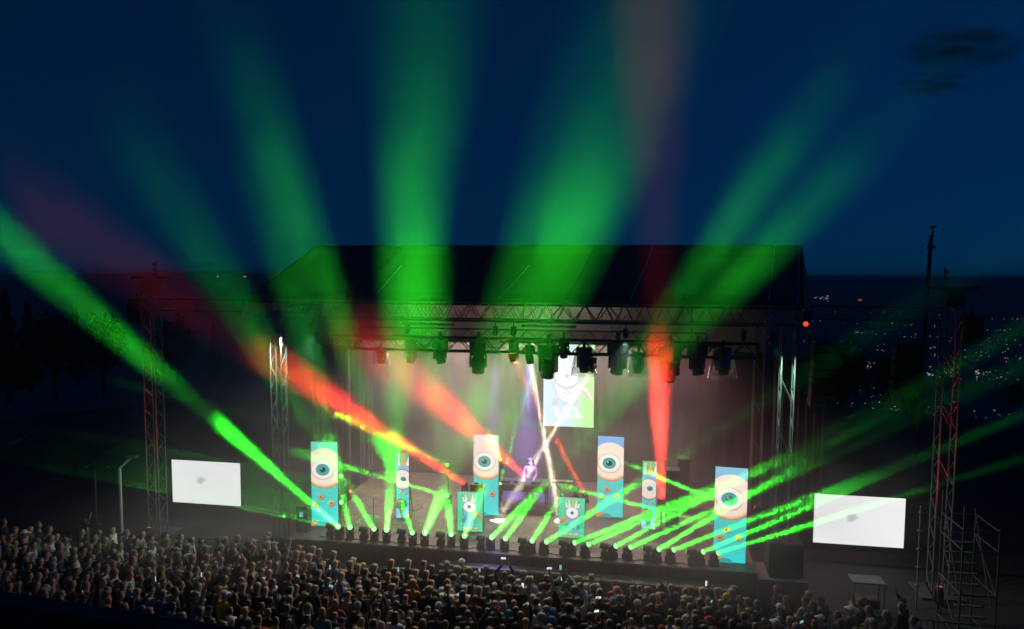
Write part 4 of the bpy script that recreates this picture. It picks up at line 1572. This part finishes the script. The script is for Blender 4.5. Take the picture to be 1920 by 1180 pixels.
for (x, y) in cands[N_IND:]:
    rz = math.atan2(x * 0.92 - 0.3, 24.5 - y + 4.0) * 0.9 + cr.uniform(-0.35, 0.35)
    s = cr.uniform(0.93, 1.05)
    M4 = Matrix.Translation((x, y, 0)) @ Matrix.Rotation(rz, 4, 'Z') @ Matrix.Scale(s, 4)
    bd, jk, tr = LOW[cr.choice(('down', 'folded'))]
    bake(bd, M4, M['skin'])
    bake(jk, M4, CL[cr.choice(['black', 'dark grey', 'navy', 'dark green', 'brown', 'light grey', 'denim blue', 'black', 'dark grey', 'white'])])
    bake(tr, M4, PANTS)
    bake(LOWH[cr.choice(list(LOWH))], M4, HAIR[cr.choice(['brown', 'blond', 'dark', 'grey', 'brown'])])
me = bpy.data.meshes.new('crowd')
me.from_pydata(mv, [], mf)
for m in mass_mats:
    me.materials.append(m)
me.polygons.foreach_set('material_index', mi)
me.polygons.foreach_set('use_smooth', [True] * len(mf))
me.update()
tag(link_mesh('crowd', me), 'rows of spectators nearest the stage, backs to the camera', 'crowd', kind='stuff')
print('PEOPLE', len(spots), len(cands))

# ------------------------------------------------------------------ on the stage
DZ = FLOOR + 0.163
dj = person(*(W(-0.2, 4.98)[:2]), PI - TH, 'desk', 'brown', 'curly', 'dark', 1.0, 'person in reddish top bent over the DJ table at the middle of the stage', DZ)
t = thing('dj_table', 'long dark DJ table with thin legs and small gear on top', 'table', W(-0.4, 4.4, DZ), -TH)
block('table_top', -1.0, 1.0, -0.36, 0.36, 0.88, 0.95, M['black'], t)
block('front_apron', -0.98, 0.98, -0.34, -0.31, 0.68, 0.875, M['cloth'], t)
for sx in (-1, 1):
    for sy in (-1, 1):
        bar('leg', (sx * 0.93, sy * 0.3, 0), (sx * 0.93, sy * 0.3, 0.88), 0.03, M['black'], t)
for u, w, h, nm, lab in ((-0.75, 0.4, 0.09, 'mixer', 'flat black mixer at the left end of the DJ table'), (-0.1, 0.5, 0.12, 'synthesizer', 'black synthesizer in the middle of the DJ table'),
                         (0.6, 0.36, 0.1, 'turntable', 'black player at the right end of the DJ table')):
    g = thing(nm, lab, nm, W(-0.4 + u * 0.9, 4.4, DZ + 0.952), -TH, 'gear on the DJ table')
    block('case', -w / 2, w / 2, -0.2, 0.2, 0, h, M['black'], g)
    for k in range(5):
        b = MB()
        b.lathe([(0.012, 0), (0.012, 0.02)], 8, origin=(-w / 2 + 0.05 + k * (w - 0.1) / 4, -0.1, h))
        b.build('knob', M['steel'], g)
t = thing('glowing_candles', 'warm glowing cluster of small bulbs on the floor under the DJ table', 'lamp', W(-1.6, 4.35, DZ), -TH)
b = MB()
for k in range(40):
    a_, r_ = cr.uniform(0, 6.28), cr.random() ** 0.5
    b.lathe([(0.006, 0), (0.014, 0.015), (0.006, 0.03)], 6, origin=(math.cos(a_) * r_ * 0.42, math.sin(a_) * r_ * 0.25, cr.uniform(0.0, 0.16)))
tag(b.build('bulb', glow('warm_bulb_light', (1.0, 0.65, 0.25), 2.2, False), t), kind='stuff')
b = MB()
b.box(-0.45, 0.45, -0.28, 0.28, 0.0, 0.008)
b.build('tray', M['black'], t)
t = thing('keyboard_stand', 'small keyboard on an x-shaped stand right of the DJ table', 'keyboard', W(1.15, 4.6, DZ), -TH)
block('keyboard', -0.42, 0.42, -0.15, 0.15, 0.98, 1.06, M['black'], t)
for k in range(14):
    block('key', -0.39 + k * 0.056, -0.34 + k * 0.056, -0.14, -0.02, 1.061, 1.07, M['lining'], t)
for s in (-1, 1):
    bar('leg', (-0.3 * s, -0.1, 0), (0.3 * s, -0.1, 0.98), 0.018, M['black'], t)
    bar('leg', (-0.3 * s, 0.1, 0), (0.3 * s, 0.1, 0.98), 0.018, M['black'], t)
t = thing('road_case', 'small dark case with handle on a stand above the left creature panel', 'case', W(-1.78, 2.3, FLOOR + 1.32), -TH)
block('body', -0.2, 0.2, -0.12, 0.12, 0, 0.24, M['wood'], t)
block('handle', -0.08, 0.08, -0.02, 0.02, 0.243, 0.29, M['black'], t)
for s in (-1, 1):
    block('edge_strip', s * 0.2 - 0.01, s * 0.2 + 0.01, -0.125, 0.125, -0.003, 0.245, M['steel'], t)
for x, lab in ((-1.78, 'black pedestal holding the small case behind the left panel'), (1.85, 'black pedestal behind the right creature panel')):
    t = thing('pedestal', lab, 'pedestal', W(x, 2.3, FLOOR + 0.003), -TH, 'pedestals behind the creature panels')
    block('column', -0.14, 0.14, -0.12, 0.12, 0.03, 1.29, M['black'], t)
    block('foot', -0.25, 0.25, -0.2, 0.2, 0, 0.03, M['black'], t)
    block('cap', -0.22, 0.22, -0.16, 0.16, 1.29, 1.314, M['black'], t)
t = thing('stage_monitor', 'small round black device on a pedestal above the right creature panel', 'device', W(1.85, 2.3, FLOOR + 1.32), -TH)
b = MB()
b.lathe([(0.16, 0), (0.17, 0.03), (0.08, 0.06), (0.06, 0.12), (0.13, 0.18), (0.15, 0.26), (0.12, 0.33), (0.05, 0.37)], 14)
b.build('head', M['black'], t, smooth=True)
block('base', -0.22, 0.22, -0.15, 0.15, 0, 0.028, M['black'], t)
for u, v, lab in ((5.3, 3.7, 'tall black speaker stack behind the red beam'), (5.75, 5.6, 'tall black speaker stack farther back at the right')):
    t = thing('speaker_stack', lab, 'speaker', W(u, v, FLOOR + 0.003), -TH, 'speaker stacks on the stage')
    for k in range(3):
        block('cabinet', -0.24, 0.24, -0.3, 0.3, k * 0.72, k * 0.72 + 0.71, M['speaker'], t)
        block('grille', -0.21, 0.21, -0.315, -0.302, k * 0.72 + 0.04, k * 0.72 + 0.67, M['cloth'], t)
t = thing('subwoofer', 'big black subwoofer box on the right wing deck', 'speaker', W(8.72, 0.65, 1.203), -TH)
block('cabinet', -0.52, 0.52, -0.45, 0.45, 0.05, 1.12, M['speaker'], t)
block('grille', -0.47, 0.47, -0.47, -0.452, 0.1, 1.07, M['cloth'], t)
for sx in (-0.4, 0.4):
    for sy in (-0.35, 0.35):
        block('foot', sx - 0.05, sx + 0.05, sy - 0.05, sy + 0.05, 0, 0.05, M['black'], t)
t = thing('subwoofer', 'low black speaker beside the left end of the stage', 'speaker', W(-8.5, 0.6, 0.003), -TH)
block('cabinet', -0.42, 0.42, -0.4, 0.4, 0.0, 1.3, M['speaker'], t)
block('grille', -0.38, 0.38, -0.42, -0.402, 0.05, 1.25, M['cloth'], t)
t = thing('control_cabinet', 'small turquoise lit equipment cabinet at the left end of the stage', 'cabinet', W(-7.72, 0.55, FLOOR + 0.003), -TH)
block('case', -0.16, 0.16, -0.16, 0.16, 0.1, 0.86, mat('turquoise_steel', (0.08, 0.32, 0.30), 0.5), t)
for s in (-1, 1):
    block('upright', s * 0.19 - 0.02, s * 0.19 + 0.02, -0.17, 0.17, 0, 0.93, M['steel'], t)
block('window', -0.08, 0.05, -0.168, -0.162, 0.55, 0.72, glow('cabinet_display', (0.3, 0.9, 0.9), 0.5, False), t)
block('hood', -0.25, 0.25, -0.24, 0.2, 0.935, 0.96, M['wood'], t)
# cables along the front edge between the moving lights
pts = []
for k in range(160):
    u = -6.9 + 13.9 * k / 159
    pts.append(W(u, 0.02 + 0.05 * math.sin(k * 0.9) + 0.03 * math.sin(k * 2.3), FLOOR + 0.018))
b = MB()
b.path([tuple(p) for p in pts], 0.014, 5)
tag(b.build('power_cable', M['cable']), 'black power cable snaking behind the front row of moving lights', 'cable')
for x, y0, y1, v, lab in ((1455, 935, 975, 1.2, 'thin pale microphone stand near the right end of the stage'), (1478, 930, 1012, 1.3, 'thin upright pole beside the big subwoofer'),
                          (700, 935, 960, 2.0, 'short thin stand at the left of the stage floor')):
    q = at_v(x, y0, v)
    t = thing('thin_stand', lab, 'stand', (q.x, q.y, FLOOR if x < 1470 else 0), 0, 'thin stands on the stage')
    zb = FLOOR if x < 1470 else 0
    bar('pole', (0, 0, 0.02), (0, 0, q.z - zb), 0.015, M['alu'], t)
    block('foot', -0.14, 0.14, -0.14, 0.14, 0.001, 0.02, M['black'], t)

# ------------------------------------------------------------------ round the stage
def barrier(x, y, rz, label, group):
    t = thing('crowd_barrier', label, 'barrier', (x, y, 0), rz, group)
    L, H = 2.2, 1.1
    for a_, c_ in (((-L / 2, 0, 0.15), (L / 2, 0, 0.15)), ((-L / 2, 0, H), (L / 2, 0, H)), ((-L / 2, 0, 0.15), (-L / 2, 0, H)), ((L / 2, 0, 0.15), (L / 2, 0, H))):
        bar('frame_tube', a_, c_, 0.022, M['steel'], t)
    for k in range(1, 16):
        bar('upright', (-L / 2 + L * k / 16, 0, 0.15), (-L / 2 + L * k / 16, 0, H), 0.009, M['steel'], t)
    for s in (-0.8, 0.8):
        block('foot', s - 0.03, s + 0.03, -0.32, 0.32, 0, 0.03, M['steel'], t)
        bar('foot_post', (s, 0, 0.03), (s, 0, 0.15), 0.02, M['steel'], t)


lb = ['at the far left behind the crowd', 'second from the left behind the crowd', 'third from the left, below the lamp post', 'fourth from the left, right of the lamp post',
      'below the left video wall, left half', 'below the left video wall, right half']
for k in range(6):
    p = at_z(20 + k * 92, 1003 + k * 4.5, 1.1)
    q = at_z(112 + k * 92, 1007.5 + k * 4.5, 1.1)
    c_ = (p + q) / 2
    barrier(c_.x, c_.y + 0.5, math.atan2(q.y - p.y, q.x - p.x), 'steel crowd barrier ' + lb[k], 'crowd barriers at the left')
for k, (x, y, lab) in enumerate(((1605, 1152, 'left one of three under the right video wall'), (1718, 1161, 'middle one of three right of the crowd'), (1832, 1172, 'rightmost by the scaffold stairs'))):
    p = at_z(x, y, 1.1)
    barrier(p.x, p.y, -TH, 'pale steel crowd barrier, ' + lab, 'crowd barriers at the right')
# lamp post at the left with a bent arm
PALE = mat('pale_painted_steel', (0.6, 0.62, 0.6), 0.5)
p = at_z(228, 1000, 0.9)
t = thing('lamp_post', 'pale lamp post with an arm bent to the right behind the left crowd', 'lamp post', (p.x, p.y, 0))
q = at_y(224, 878, p.y)
bar('post', (0, 0, 0), (q.x - p.x, 0, q.z), 0.06, PALE, t)
q2 = at_y(242, 860, p.y)
bar('arm', (q.x - p.x, 0, q.z), (q2.x - p.x, 0.15, q2.z), 0.05, PALE, t)
block('lamp_head', q2.x - p.x - 0.16, q2.x - p.x + 0.22, 0.02, 0.28, q2.z, q2.z + 0.06, M['steel'], t)
block('footing', -0.15, 0.15, -0.15, 0.15, 0, 0.05, M['concrete'], t)
p = at_z(98, 990, 0.9)
t = thing('lamp_post', 'dark thin post with a short crossbar left of the lamp post', 'lamp post', (p.x, p.y + 3, 0))
q = at_y(96, 880, p.y + 3)
bar('post', (0, 0, 0), (0, 0, q.z), 0.05, M['steel'], t)
for s in (-1, 1):
    bar('arm', (0, 0, q.z - 0.12), (0.42 * s, 0, q.z + 0.06), 0.03, M['steel'], t)
    block('lamp_head', 0.42 * s - 0.14, 0.42 * s + 0.14, -0.08, 0.08, q.z + 0.06, q.z + 0.14, M['black'], t)
block('footing', -0.15, 0.15, -0.15, 0.15, 0, 0.05, M['concrete'], t)
# mast at the right
q = at_y(1747, 424, 33)
t = thing('mast', 'tall thin mast with small instruments at its top, right of the stage', 'mast', (q.x, 33, 0))
bar('pole', (-0.25, 0, 0), (0, 0, q.z - 0.4), 0.085, M['black'], t)
bar('top_rod', (0.05, 0, q.z - 0.9), (0.05, 0, q.z), 0.035, M['black'], t)
block('crosspiece', -0.08, 0.2, -0.05, 0.05, q.z - 0.06, q.z, M['black'], t)
block('instrument', -0.12, 0.18, -0.08, 0.08, q.z - 1.0, q.z - 0.85, M['black'], t)
# guy wires at the left
for (x0, y0, x1, y1, Y, lab) in ((283, 700, -60, 872, 26, 'upper guy wire running down left from the outer tower'), (283, 800, -60, 1010, 26, 'lower guy wire running down left from the outer tower')):
    a_, c_ = at_y(x0, y0, Y + 4), at_y(x1, y1, Y)
    t = thing('guy_wire', lab, 'wire', a_, 0, 'guy wires of the left outer tower')
    bar('wire', (0, 0, 0), c_ - a_, 0.008, M['cable'], t)
    bar('anchor_rod', c_ - a_, Vector((c_.x, c_.y, 0)) - a_, 0.02, M['steel'], t)
# scaffold with stairs at the right
p0 = at_z(1795, 1215, 0.0)
t = thing('scaffold_stairs', 'tube scaffold with a stair at the right outer tower', 'scaffold', (p0.x, p0.y, 0), -TH)
sw, sd, sh_ = 0.95, 1.6, 4.2
for sx in (0, sw):
    for sy in (0, sd):
        bar('standard', (sx, sy, 0), (sx, sy, sh_ - (0.6 if sx else 0)), 0.026, M['steel'], t)
for z in (0.3, 1.6, 2.9, 3.5):
    for sx in (0, sw):
        bar('ledger', (sx, 0, z), (sx, sd, z), 0.022, M['steel'], t)
    for sy in (0, sd):
        bar('ledger', (0, sy, z), (sw, sy, z), 0.022, M['steel'], t)
bar('diagonal_brace', (0, 0, 0.3), (0, sd, 1.6), 0.02, M['steel'], t)
bar('diagonal_brace', (sw, 0, 1.6), (sw, sd, 2.9), 0.02, M['steel'], t)
for k in range(10):
    block('tread', 0.08, sw - 0.08, 0.1 + k * 0.15, 0.24 + k * 0.15, 0.2 + k * 0.27, 0.23 + k * 0.27, M['steel'], t)
for sx in (0.06, sw - 0.06):
    bar('handrail', (sx, 0.1, 1.1), (sx, 1.55, 3.7), 0.02, M['steel'], t)
for (x, y0, y1, lab) in ((1727, 948, 1085, 'upright pole with rings between the right video wall and tower'),):
    q = at_v(x, y0, 1.5)
    t = thing('upright_pipe', lab, 'pipe', (q.x, q.y, 0))
    bar('pipe', (0, 0, 0), (0, 0, q.z), 0.03, M['alu'], t)
    for k in range(5):
        block('ring', -0.06, 0.06, -0.06, 0.06, q.z - 0.25 - k * 0.6, q.z - 0.2 - k * 0.6, M['alu'], t)
for a_, c_, lab in (((1735, 1092), (1766, 1150), 'thin raking strut at the foot of the right outer tower'),):
    p, q = at_z(*a_, 1.6), at_z(*c_, 0.0)
    t = thing('raking_strut', lab, 'strut', q)
    bar('tube', (0, 0, 0), p - q, 0.02, M['steel'], t)
p = at_z(1772, 1140, 0.5)
q = at_z(1700, 1118, 1.0)
# trolley at the right
p = at_z(1622, 1155, 0.0)
t = thing('trolley', 'open tube frame trolley with boxes under the right video wall', 'trolley', (p.x, p.y, 0), -TH)
for sx in (-0.45, 0.45):
    for sy in (-0.3, 0.3):
        bar('post', (sx, sy, 0.1), (sx, sy, 1.15), 0.022, M['alu'], t)
        b = MB()
        b.lathe([(0.02, -0.02), (0.05, -0.02), (0.05, 0.02), (0.02, 0.02)], 10, axis=(0, 1, 0), origin=(sx, sy, 0.05))
        b.build('wheel', M['black'], t)
block('top_plate', -0.48, 0.48, -0.33, 0.33, 1.15, 1.2, M['alu'], t)
block('lower_shelf', -0.46, 0.46, -0.31, 0.31, 0.3, 0.33, M['alu'], t)
for k, (x, w, h, lab) in enumerate(((-0.22, 0.3, 0.3, 'left small dark box on the trolley'), (0.2, 0.34, 0.24, 'right small dark box on the trolley'))):
    g = thing('equipment_box', lab, 'box', Vector((p.x, p.y, 0.333)) + UX * x, -TH, 'boxes on the trolley')
    block('case', -w / 2, w / 2, -0.2, 0.2, 0, h, M['black'], g)
    block('lid', -w / 2 - 0.005, w / 2 + 0.005, -0.205, 0.205, h + 0.001, h + 0.03, M['steel'], g)
    block('handle', -0.06, 0.06, -0.22, -0.206, h * 0.5, h * 0.5 + 0.03, M['steel'], g)
# dark parapet of the terrace in the foreground
A0, B0 = at_z(-60, 1101, 5.6), at_z(470, 1183, 5.6)
d = (B0 - A0).normalized()
nrm = Vector((d.y, -d.x, 0))
t = thing('terrace_parapet', 'black parapet wall cutting across the lower left corner', 'wall', (A0.x, A0.y, 0), math.atan2(d.y, d.x))
block('coping', -3.0, 8.0, -0.3, 0.02, 5.5, 5.6, M['black'], t)
block('wall', -3.0, 8.0, -0.27, -0.02, 0.0, 5.498, M['cloth'], t)
bar('edge_rail', (0.5, 0.0, 5.615), (8.0, 0.0, 5.615), 0.010, M['alu'], t)

# ------------------------------------------------------------------ haze
def smoke_material(name, base, lo, hi, scale, loc=(0, 0, 0), ball=False, aniso=0.35):
    m = bpy.data.materials.new(name)
    m.use_nodes = True
    n = m.node_tree
    n.nodes.clear()
    L = n.links.new
    o = n.nodes.new('ShaderNodeOutputMaterial')
    v = n.nodes.new('ShaderNodeVolumePrincipled')
    v.inputs['Color'].default_value = (0.92, 0.92, 0.92, 1)
    v.inputs['Anisotropy'].default_value = aniso
    L(v.outputs[0], o.inputs['Volume'])
    if lo is None:
        v.inputs['Density'].default_value = base
        return m
    tc = n.nodes.new('ShaderNodeTexCoord')
    mp = n.nodes.new('ShaderNodeMapping')
    mp.inputs['Location'].default_value = loc
    nz = n.nodes.new('ShaderNodeTexNoise')
    nz.inputs['Scale'].default_value = scale
    nz.inputs['Detail'].default_value = 1.5
    mr = n.nodes.new('ShaderNodeMapRange')
    mr.interpolation_type = 'SMOOTHSTEP'
    mr.inputs[1].default_value = lo
    mr.inputs[2].default_value = hi
    mr.inputs[3].default_value = 0.0
    mr.inputs[4].default_value = base
    L(tc.outputs['Object'], mp.inputs[0])
    L(mp.outputs[0], nz.inputs['Vector'])
    L(nz.outputs['Fac'], mr.inputs[0])
    last = mr.outputs[0]
    if ball:
        ln = n.nodes.new('ShaderNodeVectorMath')
        ln.operation = 'LENGTH'
        L(tc.outputs['Object'], ln.inputs[0])
        f = n.nodes.new('ShaderNodeMapRange')
        f.interpolation_type = 'SMOOTHSTEP'
        f.inputs[1].default_value = 1.0
        f.inputs[2].default_value = 0.05
        L(ln.outputs['Value'], f.inputs[0])
        mu = n.nodes.new('ShaderNodeMath')
        mu.operation = 'MULTIPLY'
        L(last, mu.inputs[0])
        L(f.outputs[0], mu.inputs[1])
        last = mu.outputs[0]
    L(last, v.inputs['Density'])
    return m


b = MB()
b.box(-48, 48, -6, 46, -1, 30)
tag(b.build('haze', smoke_material('stage_haze', 0.0006, None, None, 0)), 'thin haze hanging over the stage and the crowd', 'haze', kind='stuff')


b = MB()
b.box(-18000, 18000, -18000, 18000, -320, 60)
tag(b.build('haze', smoke_material('far_air', 0.00008, None, None, 0)), 'thin blue evening air over the valley', 'haze', kind='stuff')


def smoke(c, r, base, lab, seed, lo=0.35, hi=0.62, scale=2.2):
    me = bpy.data.meshes.new('smoke')
    bm = bmesh.new()
    bmesh.ops.create_icosphere(bm, subdivisions=3, radius=1)
    bm.to_mesh(me)
    bm.free()
    me.materials.append(smoke_material('drifting_smoke', base, lo, hi, scale, (seed * 3.1, seed, 0), True))
    o = link_mesh('smoke', me, None, c, (0, 0, -TH), tuple(q * 1.12 for q in r))
    tag(o, lab, 'smoke', kind='stuff')


smoke(W(-0.8, 5.9, 4.8), (13.0, 5.4, 5.6), 0.08, 'smoke filling the stage under the roof', 1)
smoke(W(-0.5, -0.3, 2.7), (12.0, 3.8, 3.2), 0.065, 'low smoke along the front edge of the stage', 6, 0.2, 0.6)
smoke(W(-10.5, -1.0, 2.6), (7.0, 4.5, 4.2), 0.06, 'smoke drifting left of the stage', 2)
smoke(W(-10.5, -2.2, 1.9), (6.5, 3.2, 1.9), 0.08, 'low mist over the left of the crowd', 8, 0.25, 0.6)
smoke(W(6.8, -3.4, 3.4), (5.8, 4.0, 2.7), 0.08, 'smoke puff before the right half of the stage', 3, 0.25, 0.6)
smoke(W(10.8, 2.0, 3.8), (4.2, 3.0, 2.8), 0.05, 'smoke drifting over the right video wall', 9)
smoke(at_y(560, 710, 21.5), (5.6, 3.6, 3.2), 0.16, 'smoke lit red before the left stage tower', 12, 0.2, 0.6)
smoke(at_y(850, 765, 24.0), (2.6, 2.6, 2.2), 0.2, 'smoke lit red above the left creature panel', 17, 0.2, 0.6)
smoke(Vector((-0.5, 13.5, 13.0)), (7.5, 5.5, 9.0), 0.025, 'smoke high over the crowd in the middle', 4, 0.33, 0.8, 3.0)
smoke(Vector((-5.5, 13.5, 12.0)), (5.0, 4.5, 6.0), 0.022, 'smoke high over the crowd on the left', 5, 0.3, 0.8, 3.0)
smoke(at_y(1380, 410, 12.5), (3.0, 3.0, 3.4), 0.035, 'small smoke puff in the sky right of the roof', 14, 0.35, 0.8, 2.6)
smoke(at_y(1236, 700, 23.8), (2.2, 2.8, 4.0), 0.12, 'smoke in the upright red beam', 21, 0.2, 0.6)
